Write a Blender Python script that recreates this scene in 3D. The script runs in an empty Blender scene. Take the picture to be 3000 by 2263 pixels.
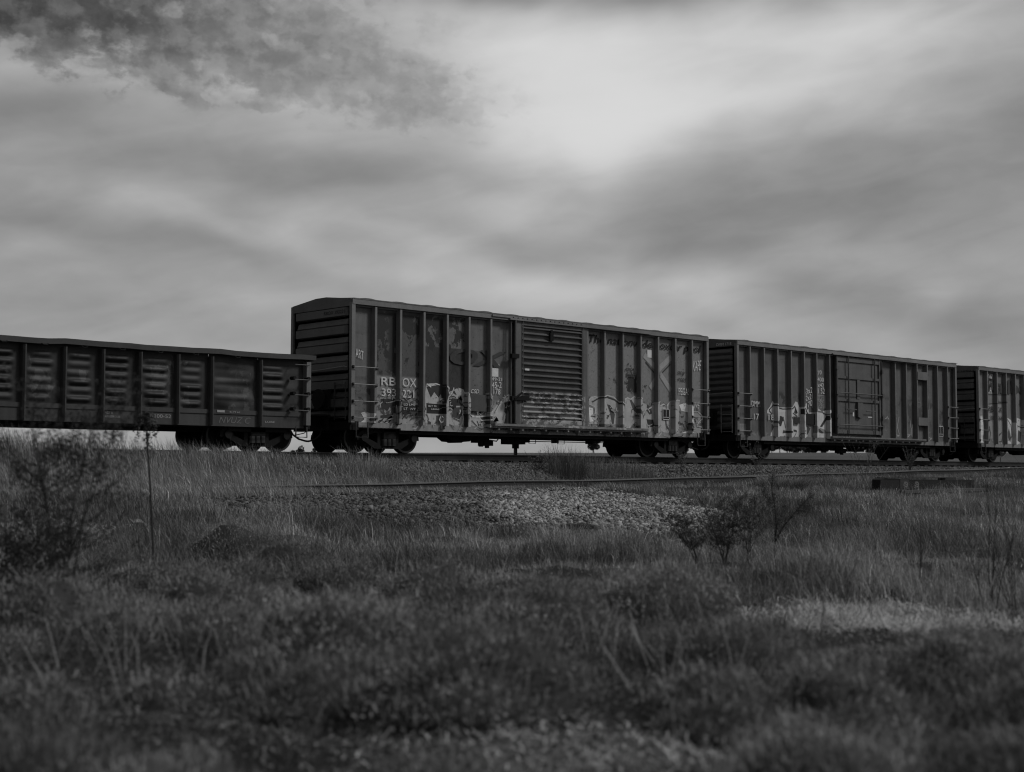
import bpy, math, random
import numpy as np
from mathutils import Matrix, Vector
R8 = math.radians
scene = bpy.context.scene
COL = scene.collection
rng = np.random.RandomState(7)
random.seed(7)

# ------------------------------------------------------------------ camera
cam_d = bpy.data.cameras.new('camera')
cam = bpy.data.objects.new('camera', cam_d)
COL.objects.link(cam)
scene.camera = cam
CAM = np.array([-23.155, -30.871, -0.572])
YAW, PITCH, ROLL = R8(43.463), R8(3.5867), R8(0.118)
FW = np.array([math.sin(YAW)*math.cos(PITCH), math.cos(YAW)*math.cos(PITCH), math.sin(PITCH)])
RT0 = np.array([math.cos(YAW), -math.sin(YAW), 0.0])
UP0 = np.cross(RT0, FW)
RT = math.cos(ROLL)*RT0 + math.sin(ROLL)*UP0
UP = -math.sin(ROLL)*RT0 + math.cos(ROLL)*UP0
mw = Matrix.Identity(4)
for i in range(3):
    mw[i][0], mw[i][1], mw[i][2], mw[i][3] = RT[i], UP[i], -FW[i], CAM[i]
cam.matrix_world = mw
cam_d.sensor_width = 36.0
cam_d.lens = 48.96
cam_d.clip_start = 0.1
cam_d.clip_end = 6000
cam_d.dof.use_dof = True
cam_d.dof.focus_distance = 42.0
cam_d.dof.aperture_fstop = 1.6
scene.render.engine = 'CYCLES'
scene.cycles.filter_width = 1.15
scene.render.resolution_x, scene.render.resolution_y = 1024, 772
vs = scene.view_settings
vs.view_transform = 'Standard'; vs.look = 'None'; vs.exposure = 0.0; vs.gamma = 1.0
vs.use_curve_mapping = False

def ray(u, v):            # direction of a photograph pixel, used to work out real positions
    return FW + RT*(u-1500)/4080.0 + UP*(1131.5-v)/4080.0
def at(u, depth):         # ground plan position seen in column u at a given depth
    p = CAM + ray(u, 1387)*depth
    return float(p[0]), float(p[1])

# ------------------------------------------------------------------ node helpers
NT = None
class E:
    def __init__(s, k): s.k = k
    def __add__(s, o): return M('ADD', s, o)
    def __radd__(s, o): return M('ADD', s, o)
    def __sub__(s, o): return M('SUBTRACT', s, o)
    def __rsub__(s, o): return M('SUBTRACT', o, s)
    def __mul__(s, o): return M('MULTIPLY', s, o)
    def __rmul__(s, o): return M('MULTIPLY', s, o)
    def __truediv__(s, o): return M('DIVIDE', s, o)
    def __pow__(s, o): return M('POWER', s, o)
def put(sock, v):
    if isinstance(v, E): NT.links.new(v.k, sock)
    else: sock.default_value = v
def M(op, *a):
    n = NT.nodes.new('ShaderNodeMath'); n.operation = op
    for i, v in enumerate(a): put(n.inputs[i], v)
    return E(n.outputs[0])
def sstep(lo, hi, v):
    n = NT.nodes.new('ShaderNodeMapRange'); n.interpolation_type = 'SMOOTHSTEP'
    put(n.inputs[0], v); n.inputs[1].default_value = lo; n.inputs[2].default_value = hi
    return E(n.outputs[0])
def vec(x, y, z):
    n = NT.nodes.new('ShaderNodeCombineXYZ')
    put(n.inputs[0], x); put(n.inputs[1], y); put(n.inputs[2], z)
    return E(n.outputs[0])
def sep(v):
    n = NT.nodes.new('ShaderNodeSeparateXYZ'); put(n.inputs[0], v)
    return [E(o) for o in n.outputs]
def noise(v, scale=5.0, detail=4.0, rough=0.5, dist=0.0):
    n = NT.nodes.new('ShaderNodeTexNoise'); n.noise_dimensions = '3D'
    put(n.inputs['Vector'], v); n.inputs['Scale'].default_value = scale
    n.inputs['Detail'].default_value = detail; n.inputs['Roughness'].default_value = rough
    n.inputs['Distortion'].default_value = dist
    return E(n.outputs['Fac'])
def mix(a, b, t): return a*(1.0-t) + b*t
def grey(v):
    n = NT.nodes.new('ShaderNodeCombineColor')
    for i in range(3): put(n.inputs[i], v)
    return n.outputs[0]
def coords(kind='Object'):
    n = NT.nodes.new('ShaderNodeTexCoord'); return E(n.outputs[kind])
def attr(name):
    n = NT.nodes.new('ShaderNodeAttribute'); n.attribute_name = name
    return E(n.outputs['Fac'])

# ------------------------------------------------------------------ world: overcast sky with cloud banks
SUN_EL, SUN_AZ = R8(42), R8(140)       # azimuth clockwise from +y
world = bpy.data.worlds.new('World'); scene.world = world; world.use_nodes = True
NT = world.node_tree; NT.nodes.clear()
wout = NT.nodes.new('ShaderNodeOutputWorld'); bg = NT.nodes.new('ShaderNodeBackground')
NT.links.new(bg.outputs[0], wout.inputs[0])
sky = NT.nodes.new('ShaderNodeTexSky'); sky.sky_type = 'NISHITA'; sky.sun_disc = False
sky.sun_elevation = SUN_EL; sky.sun_rotation = SUN_AZ
bw = NT.nodes.new('ShaderNodeRGBToBW'); NT.links.new(sky.outputs[0], bw.inputs[0])
D = coords('Generated'); dx, dy, dz = sep(D)
hx = dx*math.cos(YAW) - dy*math.sin(YAW)          # towards the right of the train's far end
hy = dx*math.sin(YAW) + dy*math.cos(YAW)
az = M('ARCTAN2', hx, hy)*57.2958
el = M('ARCSINE', M('MINIMUM', M('MAXIMUM', dz, -1.0), 1.0))*57.2958
K = 4080.0/57.2958
wob = noise(D, 6.0, 3, .5); wob2 = noise(vec(dx+3.1, dy+1.7, dz+5.2), 6.0, 3, .5)
AX = az + (wob-.5)*5.0
AY = el + (wob2-.5)*3.6
def blob(u, v, ru, rv, rot, amp, wob=True):
    a0 = math.degrees(math.atan((u-1500)/4080.0)); e0 = (1387-v)/K
    x = ((AX if wob else az)-a0); y = ((AY if wob else el)-e0)
    c, s = math.cos(R8(rot)), math.sin(R8(rot))
    p = (x*c + y*s)*(K/ru); q = (y*c - x*s)*(K/rv)
    return M('EXPONENT', (p*p + q*q)*-1.0)*amp
BL = [(1640,160,400,120,-3,34),(1720,300,420,130,-6,26),(2050,190,520,120,0,14),(2420,150,420,90,0,24),(2050,360,520,110,8,28),
      (1700,430,420,120,0,22),(2300,620,620,110,2,-19),(2200,740,420,110,-4,-18),(2800,500,340,110,14,-7),
      (3050,380,240,160,10,-9),(1100,540,460,70,4,-22),(700,500,420,60,3,-14),(620,295,420,50,-3,24),(150,300,330,60,-3,10),
      (60,420,200,60,15,-16),(450,640,420,50,-12,12),(1350,600,380,60,-6,16),(1450,690,300,55,-20,-8),
      (1150,690,430,45,-14,12),(700,760,350,40,-12,-12),(250,720,330,50,-10,-14),(1680,830,330,70,-6,22),(2150,860,300,60,18,20),
      (2700,800,420,70,-14,14),(2560,900,520,60,-12,-15),(2000,960,300,45,-16,-12),(2300,1000,700,90,0,10),
      (1150,800,420,60,-8,12),(150,950,430,90,0,-14),(700,900,260,60,0,8),(2150,-10,900,55,-2,-22),(1350,5,480,45,0,-38),
      (2900,120,360,140,0,16),(2500,350,380,80,0,12),(3000,750,260,60,10,6)]
val = (noise(vec(dx*1.0, dy*1.0, dz*1.9), 3.2, 4, .5)-.5)*40 + 160.0
for b in BL: val = val + blob(*b)
streak = noise(vec(az*.17 + el*.12, el*.62 - az*.12, 2.0), 1.0, 3, .45, .5)
val = val + (streak-.5)*38
wisp = noise(vec(az*.42 + el*.2, el*1.0 - az*.15, 11.0), 1.0, 7, .58, .4)
val = val + (wisp-.5)*15
val = val + blob(1690, 190, 380, 150, -4, 6) + blob(1700, 400, 380, 120, 0, 12) + blob(2450, 180, 450, 140, 0, 14) - blob(0, 500, 500, 600, 0, 10, False) - blob(3000, 500, 450, 700, 0, 8, False)
# ragged dark cumulus bank, upper left
m1 = blob(200, 70, 800, 165, -3, 1.0, False) + blob(760, 190, 560, 120, -14, .85, False) + blob(1180, 260, 300, 90, -12, .6, False) + blob(520, 220, 380, 110, -4, .5, False)
cn = noise(vec(az*.56, el*.80, 7.0), 1.0, 7, .58, .15)
cn2 = noise(vec(az*1.3, el*1.5, 3.0), 1.0, 6, .6, .1)
cm = sstep(.44, .57, cn*1.45 + cn2*.15 + M('MINIMUM', m1, 1.0)*.34 - .475)*sstep(.05, .35, m1)
depth = sstep(.3, .75, cn2)
n_ = NT.nodes.new('ShaderNodeMapRange'); n_.interpolation_type = 'SMOOTHSTEP'
put(n_.inputs[0], az*-1.0); n_.inputs[1].default_value = 3.0; n_.inputs[2].default_value = 21.0
lft = E(n_.outputs[0])
soft = sstep(.34, .70, noise(vec(az*.34, el*.6, 21.0), 1.0, 6, .6, .2)*.9 + cn*.5 + M('MINIMUM', m1, 1.0)*.30 - .36)*sstep(.05, .5, m1)
tuft = sstep(.47, .62, noise(vec(az*.85, el*1.05, 31.0), 1.0, 6, .55, .1) + M('MINIMUM', m1, 1.0)*.10 - .05)*sstep(.25, .8, m1)
val = val - soft*(14.0 + lft*24.0) - cm*(12.0 + lft*20.0)*(.4 + depth*.6) - tuft*(10.0 + lft*12.0)
val = 255.0 - M('SMOOTH_MAX', 255.0 - val, 38.0, 40.0)
val = M('MAXIMUM', val, 60.0)
lin = (val/255.0)**2.2
# away from the photographed quarter the overcast is even, a little brighter round the hidden sun
front = sstep(-.1, .75, hy)
sx, sy, sz = math.sin(SUN_AZ)*math.cos(SUN_EL), math.cos(SUN_AZ)*math.cos(SUN_EL), math.sin(SUN_EL)
sd = dx*sx + dy*sy + dz*sz
rest = .17 + M('MAXIMUM', sd, 0.0)**2.0*.25 + (noise(D, 2.5, 5, .5)-.5)*.12
lin = mix(rest, lin, front)
cloud = lin*9.6
total = cloud + E(bw.outputs[0])*.03
NT.links.new(grey(total), bg.inputs[0]); bg.inputs[1].default_value = .1

sun_d = bpy.data.lights.new('sun', 'SUN'); sun_d.energy = 1.5; sun_d.angle = R8(12); sun_d.color = (1, 1, 1)
sun = bpy.data.objects.new('sun', sun_d); COL.objects.link(sun)
sun.rotation_euler = Vector((sx, sy, sz)).to_track_quat('Z', 'Y').to_euler()

# ------------------------------------------------------------------ materials (the photograph is monochrome)
def newmat(name, rough=.8, metal=0.0, spec=.3):
    global NT
    m = bpy.data.materials.new(name); m.use_nodes = True; NT = m.node_tree
    b = NT.nodes['Principled BSDF']
    b.inputs['Roughness'].default_value = rough; b.inputs['Metallic'].default_value = metal
    b.inputs['Specular IOR Level'].default_value = spec
    return m, b
def gm(name, base, rough=.85, amps=((3, .3), (18, .3)), spec=.25, bump=0.0, bscale=40, at_=None):
    m, b = newmat(name, rough, 0, spec)
    co = coords(); v = None
    for s, a in amps:
        t = 1.0 + (noise(co, s, 5, .6)-.5)*(2.4*a)
        v = t if v is None else v*t
    v = (v*base) if v is not None else base
    if at_: v = v*attr(at_)
    v = M('MAXIMUM', v, 0.004)
    NT.links.new(grey(v), b.inputs['Base Color'])
    if bump:
        bn = NT.nodes.new('ShaderNodeBump'); bn.inputs['Strength'].default_value = bump; bn.inputs['Distance'].default_value = .02
        NT.links.new(noise(co, bscale, 4, .6).k, bn.inputs['Height']); NT.links.new(bn.outputs[0], b.inputs['Normal'])
    return m
def box_mask(x, z, x0, x1, z0, z1, s=.12):
    return sstep(x0-s, x0+s, x)*(1.0-sstep(x1-s, x1+s, x))*sstep(z0-s, z0+s, z)*(1.0-sstep(z1-s, z1+s, z))
def paint(name, base, peel=(), plates=(), streaks=.35, rust=.12, lows=(), rough=.62, grime=.25, spec=.35):
    """old car paint: blotches, vertical streaks, chips; peel/plates are areas with their own colour"""
    m, b = newmat(name, rough, 0, spec)
    co = coords(); x, y, z = sep(co)
    v = base*(1.0 + (noise(co, .9, 5, .65)-.5)*1.2)
    v = v*(1.0 + (noise(vec(x*7.0, y*7.0, z*.5), 1.0, 5, .6)-.5)*(2.0*streaks))
    v = v*(1.0 + (noise(co, 22, 4, .7)-.5)*.5)
    dirt = noise(vec(x*1.2, y, z*6.0), 1.0, 6, .65)
    v = v*(1.0 - sstep(.55, .75, dirt)*grime)
    for (x0, x1, z0, z1, tone, s) in plates:
        v = mix(v, tone*(1.0 + (noise(co, 12, 5, .7)-.5)*.8), box_mask(x, z, x0, x1, z0, z1, s))
    for (x0, x1, z0, z1, tone, thr, sc) in peel:
        k = sstep(thr, thr+.035, noise(vec(x*sc, y*sc, z*sc*.75), 1.0, 8, .68, .2) + (noise(co, .7, 2, .5)-.5)*.5)
        v = mix(v, tone*(1.0 + (noise(co, 30, 3, .6)-.5)*.6), k*box_mask(x, z, x0, x1, z0, z1, .1))
    if rust:
        k = sstep(.70-.3*rust, .76-.3*rust, noise(co, 5.5, 8, .75))
        v = mix(v, .022, k*.8)
    for (x0, x1, z0, z1, tone, thr, sc) in lows:
        k = sstep(thr, thr+.06, noise(vec(x*sc, y*sc, z*sc), 1.0, 6, .7, .6))
        v = mix(v, tone, k*box_mask(x, z, x0, x1, z0, z1, .1))
    v = M('MAXIMUM', v, .006)
    NT.links.new(grey(v), b.inputs['Base Color'])
    bn = NT.nodes.new('ShaderNodeBump'); bn.inputs['Strength'].default_value = .25; bn.inputs['Distance'].default_value = .02
    NT.links.new((noise(co, 3, 4, .6)+noise(co, 25, 3, .6)*.25).k, bn.inputs['Height']); NT.links.new(bn.outputs[0], b.inputs['Normal'])
    return m

# ------------------------------------------------------------------ mesh helpers
def link(o, parent=None):
    COL.objects.link(o)
    if parent is not None: o.parent = parent
    return o
def tag(o, label=None, cat=None, group=None, kind=None):
    if label: o['label'] = label
    if cat: o['category'] = cat
    if group: o['group'] = group
    if kind: o['kind'] = kind
    return o
def empty(name, loc=(0, 0, 0)):
    o = bpy.data.objects.new(name, None); o.location = loc; o.empty_display_size = .3
    return link(o)
def copy_obj(o, parent, off=(0, 0, 0)):
    c = o.copy(); COL.objects.link(c); c.parent = parent
    c.location = (o.location[0]+off[0], o.location[1]+off[1], o.location[2]+off[2])
    return c
class MB:
    def __init__(s): s.v = []; s.f = []
    def add(s, vs_, fs):
        n = len(s.v); s.v += [tuple(p) for p in vs_]; s.f += [tuple(i+n for i in f) for f in fs]; return s
    def box(s, x0, x1, y0, y1, z0, z1):
        return s.add([(x0,y0,z0),(x1,y0,z0),(x1,y1,z0),(x0,y1,z0),(x0,y0,z1),(x1,y0,z1),(x1,y1,z1),(x0,y1,z1)],
                     [(0,3,2,1),(4,5,6,7),(0,1,5,4),(1,2,6,5),(2,3,7,6),(3,0,4,7)])
    def prism(s, pts, axis, a, b):
        """pts 2-D outline extruded along axis: x -> (y,z), y -> (x,z), z -> (x,y)"""
        n = len(pts)
        def P(p, t):
            return {'x': (t, p[0], p[1]), 'y': (p[0], t, p[1]), 'z': (p[0], p[1], t)}[axis]
        vs_ = [P(p, a) for p in pts] + [P(p, b) for p in pts]
        fs = [tuple(range(n))[::-1], tuple(range(n, 2*n))] + [(i, (i+1) % n, (i+1) % n+n, i+n) for i in range(n)]
        return s.add(vs_, fs)
    def tube(s, pts, r, n=6, cap=True):
        pts = [Vector(p) for p in pts]; rr = r if isinstance(r, (list, tuple)) else [r]*len(pts)
        base = len(s.v); ref = None
        for i, p in enumerate(pts):
            d = (pts[min(i+1, len(pts)-1)]-pts[max(i-1, 0)])
            d = d.normalized() if d.length > 1e-9 else Vector((0, 0, 1))
            if ref is None: ref = Vector((0, 0, 1)) if abs(d.z) < .9 else Vector((1, 0, 0))
            a = d.cross(ref).normalized(); bb = d.cross(a).normalized();
            for k in range(n):
                t = 2*math.pi*k/n
                s.v.append(tuple(p + (a*math.cos(t)+bb*math.sin(t))*rr[i]))
        for i in range(len(pts)-1):
            for k in range(n):
                s.f.append((base+i*n+k, base+i*n+(k+1) % n, base+(i+1)*n+(k+1) % n, base+(i+1)*n+k))
        if cap:
            s.f.append(tuple(base+k for k in range(n))); s.f.append(tuple(base+(len(pts)-1)*n+k for k in range(n))[::-1])
        return s
    def cyl(s, c, r, axis, a, b, n=20, r2=None):
        r2 = r if r2 is None else r2
        def P(rad, t, k):
            q = 2*math.pi*k/n; u, w = rad*math.cos(q), rad*math.sin(q)
            return {'x': (t, c[0]+u, c[1]+w), 'y': (c[0]+u, t, c[1]+w), 'z': (c[0]+u, c[1]+w, t)}[axis]
        vs_ = [P(r, a, k) for k in range(n)] + [P(r2, b, k) for k in range(n)]
        return s.add(vs_, [tuple(range(n)), tuple(range(n, 2*n))[::-1]] + [(k, (k+1) % n, (k+1) % n+n, k+n) for k in range(n)])
    def build(s, name, mat, parent=None, smooth=False):
        me = bpy.data.meshes.new(name); me.from_pydata(s.v, [], s.f); me.validate(); me.update()
        if smooth: me.polygons.foreach_set('use_smooth', [True]*len(me.polygons))
        me.materials.append(mat)
        return link(bpy.data.objects.new(name, me), parent)
def mesh_np(name, V, Q=None, T=None, mat=None, parent=None, tone=None, smooth=False):
    me = bpy.data.meshes.new(name)
    Q = np.zeros((0, 4), int) if Q is None else Q; T = np.zeros((0, 3), int) if T is None else T
    me.vertices.add(len(V)); me.vertices.foreach_set('co', np.ascontiguousarray(V, dtype=np.float32).ravel())
    loops = np.concatenate([Q.ravel(), T.ravel()]).astype(np.int32)
    me.loops.add(len(loops)); me.loops.foreach_set('vertex_index', loops)
    st = np.concatenate([np.arange(len(Q))*4, len(Q)*4+np.arange(len(T))*3]).astype(np.int32)
    me.polygons.add(len(st)); me.polygons.foreach_set('loop_start', st)
    if tone is not None:
        a = me.attributes.new('tone', 'FLOAT', 'POINT'); a.data.foreach_set('value', np.asarray(tone, dtype=np.float32))
    me.update(calc_edges=True)
    if smooth: me.polygons.foreach_set('use_smooth', np.ones(len(st), bool))
    if mat: me.materials.append(mat)
    return link(bpy.data.objects.new(name, me), parent)

# ------------------------------------------------------------------ ground shape
def ss(a, b, t):
    t = np.clip((t-a)/(b-a), 0, 1); return t*t*(3-2*t)
def _h(ix, iy):
    n = (ix*374761393 + iy*668265263) & 0x7fffffff
    n = ((n ^ (n >> 13))*1274126177) & 0x7fffffff
    return (n & 0xffff)/65535.0
def vnoise(x, y):
    x = np.asarray(x, float); y = np.asarray(y, float)
    ix = np.floor(x).astype(np.int64); iy = np.floor(y).astype(np.int64)
    fx = x-ix; fy = y-iy; fx = fx*fx*(3-2*fx); fy = fy*fy*(3-2*fy)
    return ((_h(ix, iy)*(1-fx)+_h(ix+1, iy)*fx)*(1-fy) + (_h(ix, iy+1)*(1-fx)+_h(ix+1, iy+1)*fx)*fy)
def fb(x, y, o=3):
    s = 0; a = .5
    for i in range(o): s = s + a*vnoise(x*2**i+17*i, y*2**i+9*i); a *= .5
    return s/(1-.5**o)
def siding_z(x):          # railhead height of the old siding
    return np.interp(x, [-60, -10, -1, 8, 13, 31, 60], [-1.05, -.97, -.83, -.745, -.65, -.32, -.05])
SY0, SY1 = -4.2, -2.78    # siding rails
def ground(x, y):
    x = np.asarray(x, float); y = np.asarray(y, float)
    g = siding_z(x)-.17
    d = np.maximum(-5.2-y, 0)
    lowz = -1.78 + (fb(x*.9, y*.9, 4)-.5)*.42*ss(1.5, 7, d) + (fb(x*.25+5, y*.25, 2)-.5)*.35*ss(3, 10, d)
    z = g + (lowz-g)*ss(-1.5, 12, d)
    # ballast shoulder of the running line
    t = ss(-2.3, -.1, y)
    z = z + (-.30-z)*t
    # beyond the line
    r = np.hypot(x-CAM[0], y-CAM[1])
    far = -.55 + 8.6*ss(70, 640, r) + (fb(x*.02, y*.02, 3)-.5)*.8*ss(120, 400, r)
    z = z + (far-z)*ss(3.2, 6.0, y)
    return z
def hit(u, v, n=400):     # where the line of sight of a photograph pixel meets the ground (used once, to read off places)
    d = ray(u, v)
    for k in range(50, 4000):
        p = CAM + d*k*.02
        if p[2] <= ground(p[0], p[1]): return float(p[0]), float(p[1])
    return float(p[0]), float(p[1])

def gravel_mask(x, y):
    x = np.asarray(x, float); y = np.asarray(y, float)
    a = .688*(x+.8) + .726*(y+9.9); b = .726*(x+.8) - .688*(y+9.9)
    m1 = (a/5.2)**2 + (b/2.7)**2
    a = .688*(x+3.6) + .726*(y+7.2); b = .726*(x+3.6) - .688*(y+7.2)
    m2 = (a/5.4)**2 + (b/3.6)**2
    n = (fb(x*.9+3, y*.9+7, 4)-.5)*2.4
    return ss(1.5, .6, m1+n*.7), ss(1.6, .7, m2+n)*.95
def ballast_mask(x, y):
    return ss(-2.5, -2.0, y)*ss(3.6, 3.2, y)

# ---------------------------------------------------------------- setting
def axis_pts(lo, hi, fine_lo, fine_hi, step, growth=1.18):
    p = list(np.arange(fine_lo, fine_hi, step)); s = step; q = fine_lo
    left = []
    while q > lo: s *= growth; q -= s; left.append(max(q, lo))
    s = step; q = p[-1]; right = []
    while q < hi: s *= growth; q += s; right.append(min(q, hi))
    return np.array(left[::-1] + p + right)
gx = axis_pts(-900, 2600, -26, 48, .22); gy = axis_pts(-260, 3200, -31, 7, .2)
GX, GY = np.meshgrid(gx, gy); GZ = ground(GX, GY)
V = np.stack([GX.ravel(), GY.ravel(), GZ.ravel()], 1)
nx, ny = len(gx), len(gy)
I = np.arange(nx*ny).reshape(ny, nx)
Q = np.stack([I[:-1,:-1].ravel(), I[:-1,1:].ravel(), I[1:,1:].ravel(), I[1:,:-1].ravel()], 1)
g1, g2 = gravel_mask(GX, GY)
far = ss(5, 12, GY)
tone = (.028+.03*ss(0, -8, GY)*0+.02*ss(-22, -12, GY))*(1-far) + .085*far
tone = tone*(1+ (fb(GX*.5, GY*.5, 4)-.5)*.7)
tone = tone + (.04-tone)*g1 + (.035-tone)*g2*(1-g1)
tone = tone + (.10-tone)*ballast_mask(GX, GY)
def spot(x, y, cx, cy, ra, rb, val, tone):
    a = .688*(x-cx) + .726*(y-cy); b = .726*(x-cx) - .688*(y-cy)
    k = ss(1.3, .5, (a/ra)**2+(b/rb)**2 + (fb(x*2.5, y*2.5, 4)-.5)*1.6)
    return tone + (val-tone)*k
tone = spot(GX, GY, -12.7, -24.1, .9, .75, .11, tone)
tone = spot(GX, GY, -13.6, -25.7, .5, .7, .10, tone)
tone = spot(GX, GY, -19.1, -26.9, .35, .55, .12, tone)
tone = spot(GX, GY, -17.8, -27.7, .3, .35, .13, tone)
tone = spot(GX, GY, -13.3, -10.6, 1.2, .8, .12, tone)
m, b = newmat('ground_soil', .95, 0, .1)
co = coords()
v = attr('tone')*(1.0 + (noise(co, 2.2, 6, .65)-.5)*.9)*(1.0 + (noise(co, 30, 4, .7)-.5)*1.3)
NT.links.new(grey(v), b.inputs['Base Color'])
bn = NT.nodes.new('ShaderNodeBump'); bn.inputs['Strength'].default_value = .7; bn.inputs['Distance'].default_value = .05
NT.links.new(noise(co, 16, 5, .7).k, bn.inputs['Height']); NT.links.new(bn.outputs[0], b.inputs['Normal'])
GM = m
tag(mesh_np('ground', V, Q, None, GM, None, tone.ravel(), True), kind='structure')

# crushed stone: running line shoulder and the loose patch in front
stone = gm('crushed_stone', 1.0, .9, ((9, .25), (45, .3)), .2, at_='tone')
def stones(name, P, size, tones, label, cat='gravel'):
    n = len(P)
    base = np.array([[-1,-1,-1],[1,-1,-1],[1,1,-1],[-1,1,-1],[-1,-1,1],[1,-1,1],[1,1,1],[-1,1,1]], float)
    B = base[None]*(1+rng.uniform(-.45, .35, (n, 8, 3)))
    sc = size[:, None]*rng.uniform(.55, 1.25, (n, 3))*np.array([.5, .5, .4])
    B = B*sc[:, None, :]
    a = rng.uniform(0, 6.28, n); t = rng.uniform(-.7, .7, n)
    ca, sa, ct, st = np.cos(a), np.sin(a), np.cos(t), np.sin(t)
    X, Y, Z = B[..., 0].copy(), B[..., 1].copy(), B[..., 2].copy()
    Y, Z = Y*ct[:, None]-Z*st[:, None], Y*st[:, None]+Z*ct[:, None]
    X, Y = X*ca[:, None]-Y*sa[:, None], X*sa[:, None]+Y*ca[:, None]
    W = np.stack([X, Y, Z], -1) + P[:, None, :]
    q = np.array([(0,3,2,1),(4,5,6,7),(0,1,5,4),(1,2,6,5),(2,3,7,6),(3,0,4,7)])
    Qs = (np.arange(n)[:, None, None]*8 + q[None]).reshape(-1, 4)
    o = mesh_np(name, W.reshape(-1, 3), Qs, None, stone, None, np.repeat(tones, 8))
    return tag(o, label, cat, kind='stuff')
n = 100000
x = rng.uniform(-9, 9, n); y = rng.uniform(-17, -1.6, n)
k1, k2 = gravel_mask(x, y)
keep = rng.uniform(0, 1, n) < np.maximum(k1, k2*.8)*(1-ballast_mask(x, y))
x, y, k1 = x[keep], y[keep], k1[keep]
stones('loose_gravel', np.stack([x, y, ground(x, y)+rng.uniform(.0, .05, len(x))], 1), rng.uniform(.025, .075, len(x))*rng.uniform(.6, 1.4, len(x)),
       (.095 + k1*.14)*rng.uniform(.35, 1.7, len(x))*(.6+.8*fb(x*1.2, y*1.2, 4)), 'pale crushed stone spread in a patch in front of the old siding')
n = 115000
x = -14 + 66*rng.uniform(0, 1, n)**1.1; y = rng.uniform(-3.9, .55, n); y = np.where((y < -2.7) & (x < 5), -1.2+rng.uniform(-1, 1.6, n), y)
stones('track_ballast', np.stack([x, y, ground(x, y)+.01], 1), rng.uniform(.03, .08, n),
       rng.uniform(.03, .17, n), 'dark grey ballast heaped along the running line under the train', 'ballast')

# ---------------------------------------------------------------- tracks
rail_top = gm('rail_worn_top', .16, .45, ((6, .2),), .5)
rail_side = gm('rail_rust', .035, .85, ((4, .3), (30, .4)), .2)
wood = gm('old_timber', .045, .95, ((2, .3), (24, .5)), .15, .5, 60)
def rail_outline(y, z):    # z = railhead
    return [(y-.07, z-.18), (y+.07, z-.18), (y+.07, z-.165), (y+.012, z-.145), (y+.012, z-.045), (y+.036, z-.035), (y+.036, z-.003),
            (y+.028, z), (y-.028, z), (y-.036, z-.003), (y-.036, z-.035), (y-.012, z-.045), (y-.012, z-.145), (y-.07, z-.165)]
def rail_mesh(y, zf, xs, mat, parent):
    vs_ = []; fs = []
    for i, xx in enumerate(xs):
        yy = y(xx) if callable(y) else y
        for p in rail_outline(yy, zf(xx)): vs_.append((xx, p[0], p[1]))
    for i in range(len(xs)-1):
        for k in range(14): fs.append((i*14+k, i*14+(k+1) % 14, (i+1)*14+(k+1) % 14, (i+1)*14+k))
    fs += [tuple(range(14)), tuple(range((len(xs)-1)*14, len(xs)*14))[::-1]]
    o = MB().add(vs_, fs).build('rail', mat, parent); return o
main = tag(empty('running_track', (0, 1.475, -.18)), 'raised railway line of two rails that carries the freight train', 'railway track')
def sub(o, root):          # parent a world-built mesh to a placed root
    o.parent = root; o.location = (-root.location[0], -root.location[1], -root.location[2]); return o
for yy in (.76, 2.19):
    sub(rail_mesh(yy, lambda t: 0.0, [-60, 140], rail_side, None), main)
sl = MB().box(-.12, .12, .18, 2.77, -.36, -.19).build('sleeper', wood)
sl.name = 'sleeper'
for i in range(95):
    o = sl if i == 0 else copy_obj(sl, main)
    o.parent = main; o.location = (-14+i*.62, -main.location[1], .18)
sid = tag(empty('siding_track', (0, -3.49, -1.0)), 'old overgrown siding of two thin rails in the grass in front of the train', 'railway track')
xs = list(np.arange(-45, 80, 1.0))
wig = lambda t: SY0-.0 + .03*math.sin(t*.7)
sub(rail_mesh(wig, lambda t: float(siding_z(t))+.03+.012*math.sin(t*.9), xs, rail_side, None), sid)
rt = gm('rail_running_surface', .14, .5, ((4, .3), (30, .3)), .4)
for y_ in (SY0, SY1):
    b = MB(); vs_ = []; fs = []
    for xx in xs:
        z = float(siding_z(xx))+(.03+.012*math.sin(xx*.9) if y_ == SY0 else .01*math.sin(xx*.8+1)); yy = wig(xx) if y_ == SY0 else y_
        vs_ += [(xx, yy-.038, z-.022), (xx, yy+.038, z-.022), (xx, yy+.038, z+.002), (xx, yy-.038, z+.002)]
    for i in range(len(xs)-1):
        for k in range(4): fs.append((i*4+k, i*4+(k+1) % 4, i*4+4+(k+1) % 4, i*4+4+k))
    sub(b.add(vs_, fs).build('rail_head', rt), sid)
sub(rail_mesh(SY1, lambda t: float(siding_z(t))+.01*math.sin(t*.8+1), xs, rail_side, None), sid)
s2 = MB().box(-.12, .12, -1.3, 1.3, -.09, .09).build('sleeper', wood)
for i in range(90):
    xx = -14+i*.6
    o = s2 if i == 0 else copy_obj(s2, sid)
    o.parent = sid; o.location = (xx+random.uniform(-.05, .05), random.uniform(-.12, .06), float(siding_z(xx))-.275+1.0+(.07 if 8 < xx < 13.5 else 0))
    o.rotation_euler = (0, 0, random.uniform(-.05, .05))

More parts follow.
